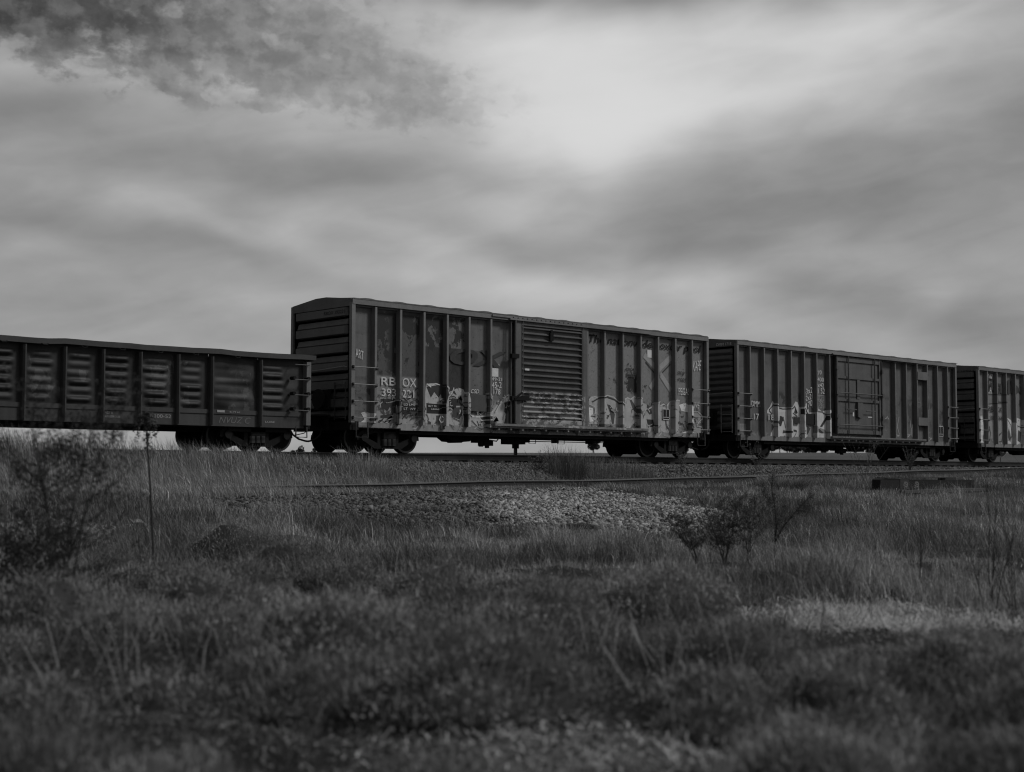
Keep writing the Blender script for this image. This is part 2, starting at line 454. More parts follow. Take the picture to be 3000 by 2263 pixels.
# ---------------------------------------------------------------- freight cars
YS = .18                   # depth of the side sheet behind the post faces
iron = gm('sooty_iron', .012, .8, ((3, .3), (25, .4)), .12)
iron2 = gm('worn_steel_rim', .04, .5, ((5, .3),), .5)
rung_m = gm('worn_rung_steel', .22, .5, ((9, .3),), .4)
GR = []                    # graffiti coordinates: (kind, tone, width, points) on the side sheet
GR += [
('P',0.3,0,[(2.36,2.16),(2.55,1.98),(2.78,1.92),(3.23,1.93),(3.64,1.96),(3.83,2.18),(3.97,2.16),(4.06,2.0),(4.15,1.97),(4.38,2.11),(4.55,2.12),(4.59,1.88),(4.69,1.94),(4.71,1.78),(5.23,1.84),(5.28,2.0),(5.42,1.94),(5.57,1.86),(5.96,1.93),(5.98,1.82),(5.86,1.76),(5.95,1.6),(6.37,1.59),(6.31,1.17),(6.37,0.8),(6.25,0.82),(6.18,0.96),(6.04,1.01),(6.0,0.68),(2.18,0.63),(2.25,0.93),(2.47,1.19),(2.3,1.31),(2.43,1.4),(2.32,1.52),(2.35,1.63),(2.04,1.68),(2.04,1.79),(2.22,1.94)],'DM'),
('P',0.03,0,[(2.5,1.48),(2.81,1.44),(2.82,1.61),(3.0,1.58),(3.08,1.41),(2.99,1.4),(2.97,1.34),(2.9,1.21),(2.61,1.23),(2.43,1.34),(2.66,1.4)],'DM'),
('P',0.03,0,[(3.34,1.57),(3.66,1.6),(3.65,1.31),(3.6,0.8),(3.48,0.8),(3.49,1.18),(3.45,1.36)],'DM'),
('P',0.04,0,[(3.82,1.93),(3.94,1.77),(3.89,1.69),(3.73,1.75)],'DM'),
('P',0.12,0,[(3.7,1.64),(3.93,1.61),(3.91,1.4),(3.81,1.35),(3.72,1.32)],'DM'),
('P',0.02,0,[(4.36,2.03),(4.59,1.88),(4.54,1.83),(4.43,1.85)],'DM'),
('P',0.04,0,[(5.88,1.68),(5.93,1.57),(5.6,1.25),(5.44,1.26)],'DM'),
('P',0.05,0,[(4.56,1.27),(4.84,1.28),(4.79,1.14),(4.6,0.93),(4.55,0.93)],'DM'),
('P',0.06,0,[(4.95,0.96),(5.02,0.75),(5.02,0.68),(4.59,0.67),(4.88,0.77)],'DM'),
('P',0.03,0,[(5.99,1.03),(6.25,0.95),(6.25,0.7),(6.0,0.69)],'DM'),
('P',0.13,0,[(4.56,1.27),(4.75,1.34),(5.03,1.28),(5.12,1.17),(5.41,1.17),(5.41,1.22),(5.79,1.15),(5.96,1.01),(5.55,1.0),(5.07,1.08),(4.95,0.96),(4.83,0.77),(4.59,0.67),(4.57,0.82),(4.67,1.01),(4.81,1.18)],'DM'),
('P',0.04,0,[(5.1,1.19),(5.41,1.17),(5.7,1.03),(5.55,1.0),(5.26,1.08)],'DM'),
('P',0.045,0,[(3.03,1.07),(3.44,1.04),(3.58,0.99),(2.98,0.95)],'DM'),
('P',0.05,0,[(3.69,1.11),(3.88,1.1),(3.92,1.02),(3.71,1.03)],'DM'),
('L',0.02,0.035,[(2.37,1.63),(2.17,1.77),(2.17,1.82),(2.42,2.0),(2.66,1.9),(3.0,1.87),(3.34,1.88),(3.69,1.93),(3.78,1.99),(3.94,1.76)],'DM'),
('L',0.02,0.035,[(4.19,1.71),(4.17,1.88),(4.36,2.01),(4.64,1.74)],'DM'),
('L',0.02,0.03,[(3.93,1.62),(3.68,1.73)],'DM'),
('L',0.02,0.03,[(5.33,1.84),(5.64,1.84),(5.69,1.78),(5.83,1.76),(5.88,1.65)],'DM'),
('L',0.02,0.02,[(3.04,1.57),(3.17,1.17)],'DM'),
('L',0.02,0.03,[(3.1,0.85),(3.3,0.67)],'DM'),
('L',0.02,0.02,[(3.62,0.67),(3.85,0.98)],'DM'),
('L',0.02,0.02,[(3.85,0.68),(4.2,0.98)],'DM'),
('L',0.02,0.03,[(4.2,1.07),(4.36,1.06),(4.34,0.92)],'DM'),
('L',0.02,0.03,[(5.02,0.81),(5.35,0.68)],'DM'),
('L',0.02,0.02,[(2.43,1.36),(2.48,1.39),(2.77,1.4)],'DM'),
('P',0.17,0,[(9.71,1.83),(10.01,1.93),(10.54,1.97),(10.96,1.9),(11.23,1.7),(11.35,1.58),(11.29,1.05),(9.71,1.03),(10.0,1.34),(9.98,1.54),(9.74,1.67)],'RR'),
('P',0.06,0,[(10.57,1.7),(10.72,1.68),(10.9,1.53),(10.96,1.37),(10.9,1.06),(10.81,1.06),(10.72,1.4)],'RR'),
('P',0.16,0,[(11.45,1.9),(11.6,1.96),(11.76,1.91),(11.94,1.99),(12.19,1.94),(12.32,1.82),(12.51,1.77),(12.79,1.67),(12.89,1.82),(13.08,1.87),(13.24,1.77),(13.44,1.8),(13.57,1.7),(13.76,1.9),(14.06,1.97),(14.29,1.94),(14.22,0.78),(13.85,0.69),(11.38,0.72)],'RR'),
('P',0.07,0,[(11.69,1.88),(11.79,1.89),(12.19,1.45),(12.19,1.36),(11.85,1.56)],'RR'),
('P',0.05,0,[(12.57,1.77),(12.79,1.67),(12.82,1.46),(12.7,1.42),(12.54,1.54)],'RR'),
('P',0.3,0,[(14.26,1.81),(14.6,1.89),(14.83,1.79),(14.82,1.14),(14.72,1.14),(14.74,1.57),(14.39,1.6)],'RR'),
('P',0.3,0,[(9.71,1.57),(9.89,1.55),(9.92,1.13),(9.74,1.09)],'RR'),
('P',0.03,0,[(12.54,1.26),(12.89,1.26),(12.95,1.03),(12.63,0.98)],'RR'),
('P',0.28,0,[(13.89,0.73),(14.86,0.95),(14.99,0.93),(14.58,0.75)],'RR'),
('P',0.13,0,[(15.03,1.6),(15.27,1.58),(15.51,1.42),(15.2,1.15),(15.54,0.98),(15.4,0.81),(15.02,0.82)],'RR'),
('L',0.33,0.035,[(9.73,1.83),(9.83,1.9),(10.04,1.93),(10.09,1.88),(10.3,1.94),(10.6,1.99),(10.9,1.94),(11.14,1.8),(11.35,1.62)],'RR'),
('L',0.33,0.035,[(9.74,1.67),(9.98,1.6),(10.02,1.42),(9.89,1.21),(10.15,1.1),(10.15,1.02)],'RR'),
('L',0.05,0.04,[(9.89,1.76),(10.18,1.89),(10.57,1.94),(10.96,1.86),(11.26,1.68),(11.29,1.25)],'RR'),
('L',0.33,0.035,[(11.45,1.9),(11.57,1.95),(11.73,1.91),(11.91,2.0),(12.19,1.93)],'RR'),
('L',0.33,0.035,[(12.66,1.63),(12.79,1.67),(12.86,1.8),(13.05,1.87),(13.21,1.84)],'RR'),
('L',0.33,0.035,[(13.27,1.75),(13.4,1.8),(13.57,1.74),(13.76,1.9),(14.03,1.97),(14.26,1.96)],'RR'),
('L',0.3,0.03,[(13.33,0.89),(13.5,0.83),(13.72,0.83)],'RR'),
('L',0.3,0.04,[(14.59,0.79),(14.89,0.95)],'RR'),
('L',0.03,0.02,[(11.79,1.47),(11.79,1.56),(12.16,1.74),(12.16,1.65)],'RR'),
('L',0.05,0.02,[(13.57,1.66),(13.57,1.79),(13.4,1.74)],'RR'),
('L',0.05,0.03,[(13.53,1.32),(13.56,1.11),(13.69,0.94)],'RR'),
('L',0.33,0.03,[(15.03,1.6),(15.27,1.6),(15.48,1.48),(15.51,1.37),(15.27,1.21),(15.23,1.08),(15.47,1.07),(15.54,0.94),(15.47,0.81)],'RR'),
('L',0.35,0.02,[(15.2,1.15),(15.4,1.24)],'RR'),
('L',0.33,0.02,[(10.72,1.6),(10.78,1.63),(10.87,1.55),(10.91,1.45)],'RR'),
('L',0.33,0.02,[(10.12,1.34),(10.24,1.45)],'RR'),
('L',0.3,0.02,[(10.15,1.34),(10.24,1.24),(10.18,1.14)],'RR'),
('L',0.3,0.03,[(12.63,0.87),(12.79,0.75)],'RR'),
('L',0.3,0.03,[(10.03,0.94),(10.03,0.82),(10.09,0.7)],'RR'),
('L',0.3,0.03,[(13.27,0.97),(13.27,0.8),(13.14,0.71)],'RR'),
('P',0.17,0,[(1.0,0.95),(1.74,0.97),(2.53,0.98),(2.82,0.8),(5.43,1.22),(6.27,0.8),(6.22,0.7),(2.01,0.67),(2.0,0.76),(1.0,0.75)],'RL'),
('P',0.24,0,[(2.82,2.02),(3.23,2.06),(3.61,1.94),(3.71,1.81),(4.07,1.96),(4.27,1.92),(4.38,1.75),(4.54,1.19),(4.9,1.12),(5.43,1.3),(5.7,1.56),(6.13,1.86),(6.24,1.78),(5.97,1.53),(5.94,1.31),(6.24,0.88),(6.22,0.74),(2.83,0.69),(2.77,1.42)],'RL'),
('P',0.035,0,[(2.84,1.93),(3.48,2.03),(3.56,1.73),(3.46,1.46),(3.39,1.74),(3.31,1.63),(3.14,1.79),(3.01,1.62),(2.92,1.78)],'RL'),
('P',0.02,0,[(2.84,1.46),(3.46,1.44),(3.47,1.16),(2.85,1.16)],'RL'),
('P',0.02,0,[(1.93,1.39),(2.5,1.39),(2.48,1.13),(1.93,1.11)],'RL'),
('P',0.03,0,[(1.16,1.52),(1.74,1.53),(1.74,1.34),(1.5,1.32),(1.43,1.2),(1.17,1.27)],'RL'),
('P',0.03,0,[(1.16,1.05),(1.62,1.12),(1.6,0.99),(1.16,0.98)],'RL'),
('P',0.03,0,[(3.92,1.63),(4.22,1.62),(4.22,1.43),(3.92,1.42)],'RL'),
('P',0.05,0,[(3.84,1.36),(4.2,1.39),(4.23,1.18),(4.12,1.02),(3.84,1.09)],'RL'),
('P',0.04,0,[(4.9,1.14),(5.32,1.17),(5.38,0.78),(5.06,1.01)],'RL'),
('P',0.05,0,[(2.87,0.95),(3.02,0.92),(3.02,0.8),(2.87,0.82)],'RL'),
('P',0.05,0,[(3.22,1.11),(3.37,1.12),(3.34,0.81),(3.22,0.83)],'RL'),
('P',0.03,0,[(5.94,1.59),(6.24,1.64),(6.24,0.76),(5.92,0.88),(6.02,1.24)],'RL'),
('P',0.32,0,[(0.47,1.1),(0.61,1.14),(0.88,1.08),(0.75,0.91),(0.88,0.84),(0.52,0.78),(0.41,0.81),(0.59,0.92),(0.52,1.03)],'RL'),
('L',0.02,0.02,[(1.88,1.66),(2.09,1.51),(2.31,1.61),(2.36,1.76),(2.5,1.88)],'RL'),
('L',0.02,0.03,[(1.95,0.98),(2.14,1.17)],'RL'),
('L',0.02,0.03,[(1.46,0.87),(1.74,1.16),(1.9,1.31)],'RL'),
('L',0.02,0.03,[(1.02,0.77),(1.25,0.96)],'RL'),
('L',0.02,0.03,[(1.23,0.76),(1.41,0.95)],'RL'),
('L',0.02,0.03,[(1.51,0.77),(1.67,0.79),(1.91,0.89)],'RL'),
('L',0.3,0.03,[(4.25,1.9),(4.35,1.76)],'RL'),
('L',0.3,0.03,[(3.71,1.8),(3.81,1.76),(3.89,1.94)],'RL'),
('L',0.35,0.03,[(4.8,1.28),(4.95,1.38)],'RL'),
('L',0.35,0.03,[(4.8,1.26),(4.95,1.12)],'RL'),
('L',0.35,0.02,[(4.95,1.28),(5.01,1.22),(5.14,1.29),(5.16,1.23),(5.3,1.29),(5.32,1.21)],'RL'),
('L',0.3,0.03,[(4.95,1.12),(5.32,1.17)],'RL'),
('L',0.3,0.03,[(4.98,1.01),(5.3,1.04)],'RL'),
('L',0.35,0.05,[(4.64,1.12),(4.9,1.12)],'RL'),
('L',0.02,0.02,[(4.61,1.0),(4.9,0.77)],'RL'),
('L',0.02,0.02,[(5.51,0.96),(5.86,0.72)],'RL'),
('L',0.03,0.02,[(2.85,1.14),(2.92,0.99),(2.87,0.89)],'RL'),
('L',0.03,0.02,[(3.17,0.69),(3.17,0.88),(3.24,0.92)],'RL'),
('L',0.02,0.02,[(3.79,1.21),(3.84,1.07),(4.12,0.97)],'RL'),
('L',0.03,0.03,[(4.33,1.18),(4.31,0.76)],'RL'),
('L',0.3,0.03,[(4.38,0.76),(4.8,0.75)],'RL'),
('L',0.25,0.04,[(3.49,1.96),(3.74,1.76)],'RL'),
('L',0.35,0.03,[(2.86,2.01),(2.99,1.94)],'RL'),
('L',0.35,0.02,[(3.06,1.98),(3.16,2.04),(3.33,2.01)],'RL')]

def clipx(poly, x, keep_gt):
    out = []
    for i in range(len(poly)):
        a, b = poly[i], poly[(i+1) % len(poly)]
        ia = (a[0] >= x) == keep_gt; ib = (b[0] >= x) == keep_gt
        if ia: out.append(a)
        if ia != ib:
            t = (x-a[0])/(b[0]-a[0]); out.append((x, a[1]+t*(b[1]-a[1])))
    return out
def graffiti(parts, posts, mat, parent, x0, x1, zmin=.70, pw=.09, name='graffiti'):
    vs_ = []; fs = []; tn = []
    def addp(pts3, tone):
        n = len(vs_); vs_.extend(pts3); fs.append(tuple(range(n, n+len(pts3)))); tn.extend([tone]*len(pts3))
    idx = 0
    for kind, tone, w, pts in parts:
        pts = [(p[0], max(p[1], zmin)) for p in pts]
        polys = [pts] if kind == 'P' else []
        if kind == 'L':
            for a, b in zip(pts[:-1], pts[1:]):
                dxx, dzz = b[0]-a[0], b[1]-a[1]; l = math.hypot(dxx, dzz)
                if l < 1e-4: continue
                ux, uz = dxx/l*w*.5, dzz/l*w*.5
                polys.append([(a[0]-ux-uz, a[1]-uz+ux), (b[0]+ux-uz, b[1]+uz+ux), (b[0]+ux+uz, b[1]+uz-ux), (a[0]-ux+uz, a[1]-uz-ux)])
        for poly in polys:
            idx += 1; e = .003+.0004*idx
            poly = clipx(clipx(poly, x0, True), x1, False)
            if len(poly) < 3: continue
            addp([(p[0], YS-e, p[1]) for p in poly], tone)
            for (a, b) in posts:
                c = clipx(clipx(poly, a, True), b, False)
                if len(c) >= 3: addp([(p[0], -e, max(p[1], .8)) for p in c], tone)
                zs = []
                for i in range(len(poly)):
                    p, q = poly[i], poly[(i+1) % len(poly)]
                    if (p[0] < a) != (q[0] < a): zs.append(p[1]+(a-p[0])/(q[0]-p[0])*(q[1]-p[1]))
                zs.sort()
                for z0, z1 in zip(zs[::2], zs[1::2]):
                    if z1 > .82: addp([(a-e, .0, max(z0, .8)), (a-e, YS-.01, max(z0, .8)), (a-e, YS-.01, z1), (a-e, .0, z1)], tone*.9)
    me = bpy.data.meshes.new(name); me.from_pydata(vs_, [], fs); me.update()
    at_ = me.attributes.new('tone', 'FLOAT', 'POINT'); at_.data.foreach_set('value', np.array(tn, dtype=np.float32))
    me.materials.append(mat)
    return link(bpy.data.objects.new(name, me), parent)
def graf_mat(name, thr=.6, s=4.0):
    m, b = newmat(name, .7, 0, .3)
    co = coords(); x, y, z = sep(co)
    t = attr('tone')*1.35*(1.0 + (noise(co, 3, 5, .65)-.5)*.9)*(1.0+(noise(vec(x*9.0, y, z*1.2), 1.0, 4, .6)-.5)*.6)
    wear = sstep(thr, thr+.05, noise(vec(x*s, y, z*s*1.2), 1.0, 9, .72, .3))
    wear2 = sstep(.68, .72, noise(vec(x*3.0, y, z*16.0), 1.0, 4, .6))
    t = mix(t, .05, wear*.75); t = mix(t, .03, wear2*.7)
    NT.links.new(grey(M('MAXIMUM', t, .01)), b.inputs['Base Color'])
    return m
GMAT = graf_mat('sprayed_paint', .58); GMAT2 = graf_mat('sprayed_paint_fresh', .66, 3.0)

def lettering(body, x0, x1, z0, z1, mat, parent, name='lettering', y=None, shear=0.0, end=None, bold=0.0, rot=0.0):
    """flat painted writing fitted in the rectangle x0..x1, z0..z1 of the side sheet; end=x puts it on an end wall"""
    cu = bpy.data.curves.new(name, 'FONT'); cu.body = body; cu.shear = shear; cu.offset = bold; cu.size = 1.0; cu.resolution_u = 3
    to = bpy.data.objects.new(name+'_tmp', cu); COL.objects.link(to)
    dg = bpy.context.evaluated_depsgraph_get(); dg.update()
    me = bpy.data.meshes.new_from_object(to.evaluated_get(dg)); bpy.data.objects.remove(to); bpy.data.curves.remove(cu)
    n = len(me.vertices); co = np.empty(n*3); me.vertices.foreach_get('co', co); co = co.reshape(-1, 3)
    mn, mx = co.min(0), co.max(0)
    u = (co[:, 0]-mn[0])/(mx[0]-mn[0]); w = (co[:, 1]-mn[1])/(mx[1]-mn[1])
    X = x0+u*(x1-x0); Z = z0+w*(z1-z0) + (u-.5)*rot
    if end is None: P = np.stack([X, np.full(n, (YS-.035 if y is None else y)), Z], 1)
    else: P = np.stack([np.full(n, end), X, Z], 1)
    me.vertices.foreach_set('co', P.ravel()); me.update(); me.name = name
    me.materials.clear(); me.materials.append(mat)
    return link(bpy.data.objects.new(name, me), parent)

def truck(parent, xc, mat=iron):
    b = MB()
    for s in (0, 1):
        y0 = .36 if s == 0 else 2.45; y1 = y0+.14
        prof = [(-1.12,.36),(-1.1,.52),(-.95,.62),(-.55,.70),(.55,.70),(.95,.62),(1.1,.52),(1.12,.36),(.80,.34),(.72,.46),(.52,.30),(.42,.14),(-.42,.14),(-.52,.30),(-.72,.46),(-.80,.34)]
        # side frame: outline with two openings, made of overlapping castings of different depth
        b.prism([(-1.12,.36),(-1.1,.52),(-.95,.62),(-.55,.71),(.55,.71),(.95,.62),(1.1,.52),(1.12,.36),(.80,.36),(.74,.50),(.5,.56),(-.5,.56),(-.74,.50),(-.80,.36)], 'y', y0, y1)
        for q in (-1, 1):
            b.prism([(q*.80,.44),(q*.92,.36),(q*.50,.12),(q*.36,.12),(q*.36,.26)], 'y', y0+.012, y1-.012)
            b.box(min(q*.27, q*.38), max(q*.27, q*.38), y0+.02, y1+.02, .14, .6)
            b.cyl((q*.9, .42), .11, 'y', y0-.07, y1, 12)
        b.box(-.44, .44, y0+.006, y1-.006, .115, .2)
    b.box(-.22, .22, .3, 2.7, .40, .66)                  # bolster
    b.box(-.62, .62, .9, 2.05, .16, .52)                 # brake rigging and beams
    b.box(-.5, .5, .55, 2.4, .52, .60)
    t = b.build('truck_frame', mat, parent); t.location = (xc, 0, 0)
    w = MB()
    w.cyl((0, .42), .42, 'y', .70, .82, 40); w.cyl((0, .42), .445, 'y', .82, .85, 40)
    w.cyl((0, .42), .17, 'y', .66, .70, 20)
    w.cyl((0, .42), .42, 'y', 2.13, 2.25, 40); w.cyl((0, .42), .445, 'y', 2.10, 2.13, 40)
    w.cyl((0, .42), .08, 'y', .5, 2.5, 12)
    for s in (-1, 1):
        if s == -1:
            wo = w.build('wheelset', mat, t); wo.location = (-.91, 0, 0)
            r = MB(); n = 40
            vs_ = [(.36*math.cos(2*math.pi*k/n), .695, .42+.36*math.sin(2*math.pi*k/n)) for k in range(n)] + \
                  [(.415*math.cos(2*math.pi*k/n), .695, .42+.415*math.sin(2*math.pi*k/n)) for k in range(n)]
            vs_ += [(p[0], .72, p[2]) for p in vs_]
            fs = []
            for k in range(n):
                j = (k+1) % n
                fs += [(k, j, n+j, n+k), (2*n+k, 3*n+k, 3*n+j, 2*n+j), (k, 2*n+k, 2*n+j, j), (n+k, n+j, 3*n+j, 3*n+k)]
            ro = r.add(vs_, fs).build('wheel_rim', iron2, t); ro.location = (-.91, 0, 0)
        else:
            copy_obj(wo, t, (1.82, 0, 0)); copy_obj(ro, t, (1.82, 0, 0))
    sp = MB()
    for q in (-.16, 0, .16):
        for k in range(6): sp.cyl((q, .37), .085, 'z', .21+k*.032, .228+k*.032, 12)
    sp.build('coil_springs', iron2, t)
    return t
def coupler(parent, x, s):
    b = MB(); b.box(min(x, x+s*.75), max(x, x+s*.75), 1.36, 1.59, .74, .96); b.box(min(x+s*.62, x+s*.8), max(x+s*.62, x+s*.8), 1.28, 1.67, .70, 1.0)
    b.box(min(x-s*.3, x+s*.06), max(x-s*.3, x+s*.06), 1.1, 1.85, .62, 1.05)
    b.build('coupler', iron, parent)
    p = [(x+s*.12, 1.2, .68), (x+s*.22, 1.15, .48), (x+s*.40, 1.12, .36), (x+s*.60, 1.1, .31), (x+s*.72, 1.1, .30)]
    MB().tube(p, .028, 6).build('air_hose', iron, parent)
    c = MB(); c.tube([(x+s*.1, 1.75, .72), (x+s*.3, 1.8, .55), (x+s*.32, 2.2, .5), (x+s*.1, 2.5, .62)], .014, 5); c.build('cut_lever', iron, parent)

def corr_end(L_end, s, y0, y1, z0, z1, prof, mat, parent):
    """end wall with horizontal pressed ribs: prof = [(z, out)], x = L_end, pressed outwards by s*out"""
    n = len(prof); ys = [y0, y0+.16, y0+.24, y1-.24, y1-.16, y1]
    k = [0, 0, 1, 1, 0, 0]
    vs_ = []; fs = []
    for (z, o) in prof:
        for yy, kk in zip(ys, k): vs_.append((L_end + s*(o*kk), yy, z))
    for i in range(n-1):
        for j in range(5): fs.append((i*6+j, i*6+j+1, (i+1)*6+j+1, (i+1)*6+j))
    b = MB().add(vs_, fs)
    b.box(min(L_end, L_end-s*.05), max(L_end, L_end-s*.05), y0, y1, z0, z1)
    o = b.build('end_wall', mat, parent); return o

def boxcar(name, X0, label, cfg):
    L = cfg['L']; root = tag(empty(name, (X0, 0, 0)), label, 'boxcar', 'boxcars of the freight train')
    pm = cfg['paint']; ze = 4.26; W = 2.95; far_y = W
    # walls
    b = MB(); b.box(.06, L-.06, YS, YS+.05, cfg['zs'], ze-.1)
    sw = b.build('side_wall', pm, root)
    b2 = MB(); b2.box(.06, L-.06, W-YS-.05, W-YS, .69, ze-.1); b2.build('side_wall', pm, root)
    # end walls
    for xx, s in ((.06, -1), (L-.06, 1)):
        corr_end(xx, s, .08, W-.08, .85, 4.12, cfg['end_prof'], cfg['endpaint'], root)
    for xx, s in ((.0, 1), (L, -1)):
        g = MB()
        pk = [(.06, 4.06), (W-.06, 4.06), (W-.06, ze+.005), (W/2+.25, ze+.135), (W/2-.25, ze+.135), (.06, ze+.005)]
        g.prism(pk, 'x', min(xx+s*.005, xx+s*.07), max(xx+s*.005, xx+s*.07))
        g.build('roof_gable', cfg['endpaint'], root)
    # corner posts
    for xx in (0, L-.12):
        for yy in (0, W-.12): MB().box(xx, xx+.12, yy, yy+.12, .82, ze-.1).build('corner_post', cfg['postpaint'], root)
    # side posts
    posts = cfg['posts']
    p0 = None
    for (a, c) in posts:
        if p0 is None:
            w = c-a
            p0 = MB().prism([(0, YS+.01), (.004, .008), (.012, .0), (w-.012, .0), (w-.004, .008), (w, YS+.01)], 'z', .8, ze-.18).build('side_post', cfg['postpaint'], root)
            p0.location = (a, 0, 0); w0 = w
        else:
            o = copy_obj(p0, root); o.location = (a, 0, 0)
        o = copy_obj(p0, root); o.location = (a, W, 0); o.scale = (1, -1, 1)
    # eave fascia and roof
    f = MB()
    f.prism([(-.012, ze-.15), (.03, ze-.15), (.10, ze-.09), (.10, ze-.005), (-.012, ze-.005)], 'x', .02, L-.02)
    f.prism([(W+.03, ze-.15), (W+.03, ze-.005), (W-.10, ze-.005), (W-.10, ze-.09), (W-.02, ze-.15)], 'x', .02, L-.02)
    f.box(.10, L-.1, .1, YS+.002, ze-.2, ze-.1); f.box(.10, L-.1, W-YS, W-.1, ze-.2, ze-.1)
    f.build('eave_rail', cfg['fascia'], root)
    r = MB()
    zr = ze+.02
    prof = [(-.02, zr-.03), (-.02, zr+.0), (W/2-.25, zr+.10), (W/2+.25, zr+.10), (W+.02, zr), (W+.02, zr-.03)]
    r.prism(prof, 'x', .07, L-.07)
    k = .25
    while k < L-.4:                                     # pressed transverse ribs
        dz = random.uniform(-.008, .008); wv = .5
        for sgn in (0, 1):
            ya, yb = (.02, W/2-.2) if sgn == 0 else (W-.02, W/2+.2)
            za, zb = zr+.004, zr+.094
            r.add([(k, ya, za), (k+.22, ya, za+.02+dz), (k+wv-.08, ya, za+.02+dz), (k+wv+.12, ya, za),
                   (k, yb, zb), (k+.22, yb, zb+.02+dz), (k+wv-.08, yb, zb+.02+dz), (k+wv+.12, yb, zb)],
                  [(0, 1, 5, 4), (1, 2, 6, 5), (2, 3, 7, 6), (0, 3, 2, 1), (4, 5, 6, 7)])
        k += cfg.get('roofstep', 1.05)
    r.build('roof', cfg['roof'], root)
    # under side
    u = MB()
    u.box(.1, L-.1, .22, W-.22, .70, .82); u.box(.3, L-.3, 1.2, 1.75, .56, .95)
    u.box(1.9, L-1.95, .24, .33, .545, .70); u.box(1.9, L-1.95, W-.33, W-.24, .545, .70)
    for xx in (.05, L-.35): u.box(xx, xx+.3, .12, W-.12, .62, .86)
    for xx in (1.64, L-1.64): u.box(xx-.28, xx+.28, .3, W-.3, .60, .72)
    k = 2.9
    while k < L-2.8: u.box(k, k+.12, .3, W-.3, .58, .70); k += 1.05
    u.build('underframe', iron, root)
    for xx in (1.6, L-1.62): truck(root, xx)
    coupler(root, 0, -1); coupler(root, L, 1)
    # ladders, steps
    def ladder(a, c, zs_):
        for z in zs_:
            o = MB().tube([(a, .01, z), (a, -.07, z), (c, -.07, z), (c, .01, z)], .013, 5).build('ladder_rung', rung_m, root)
            for xx in (a, c): MB().box(xx-.03, xx+.03, -.03, .0, z-.04, z+.04).build('bracket', iron, o)
    ladder(.05, posts[0][1]-.02, cfg['rungs']); ladder(posts[-1][0]+.01, L-.04, cfg['rungs'])
    for a in (.2, L-.62):
        MB().tube([(a, .04, .84), (a, .02, .42), (a+.40, .02, .42), (a+.40, .04, .84)], .02, 5).build('sill_step', iron2, root)
    e = MB(); zz = [.95+.31*i for i in range(4)]
    for z in zz: e.tube([(-.02, .22, z), (-.09, .22, z), (-.09, .68, z), (-.02, .68, z)], .013, 5)
    e.tube([(-.05, .2, .9), (-.05, .2, 1.95)], .02, 5); e.tube([(-.05, .7, .9), (-.05, .7, 1.95)], .02, 5)
    e.build('end_ladder', iron2 if not cfg.get('lightend') else rung_m, root)
    h = MB(); h.tube([(0, .2, 2.36), (-.1, .2, 2.38), (-.1, 1.3, 2.33), (-.1, 2.3, 2.30), (0, 2.3, 2.30)], .014, 5)
    h.build('grab_iron', rung_m, root)
    h = MB(); h.box(-.42, -.02, .95, 1.95, 1.02, 1.06); h.box(-.14, -.02, .9, 1.55, 1.2, 1.75); h.cyl((1.25, 1.5), .28, 'x', -.24, -.17, 18)
    h.build('hand_brake', iron, root)
    # brake gear below
    br = MB()
    ax = cfg['res']
    br.prism([(ax, .60), (ax+.05, .50), (ax+.25, .38), (ax+.45, .37), (ax+.5, .345), (ax+.62, .345), (ax+.67, .37), (ax+.95, .39), (ax+1.12, .5), (ax+1.15, .60)], 'y', .75, 1.25)
    br.build('brake_reservoir', iron, root)
    br = MB(); q = ax+1.3
    br.box(q, q+.5, .8, 1.1, .36, .60); br.box(q+.25, q+.62, .75, 1.05, .27, .44); br.box(q+.4, q+.5, .8, .9, .2, .3)
    br.box(q+.1, q+.2, .75, .85, .24, .4)
    br.tube([(q+.6, .9, .45), (q+.85, .85, .42), (q+.95, .85, .52), (q+1.0, .85, .6)], .02, 5)
    br.build('brake_valve', iron, root)
    pp = MB(); pp.tube([(q+.5, .8, .52), (L-3.6, .8, .50)], .02, 5); pp.tube([(q+1.2, .95, .44), (L-3.2, .95, .46)], .014, 5)
    for xx in (q+1.2, q+2.1, q+3.4, q+5.0):
        if xx < L-3.4: pp.box(xx, xx+.05, .7, 1.0, .40, .62); pp.tube([(xx+.1, .8, .62), (xx+.1, .8, .38), (xx+.4, .8, .38), (xx+.4, .8, .62)], .013, 5)
    pp.box(q+1.45, q+2.1, .85, 1.3, .34, .62)
    pp.build('brake_pipe', iron, root)
    return root

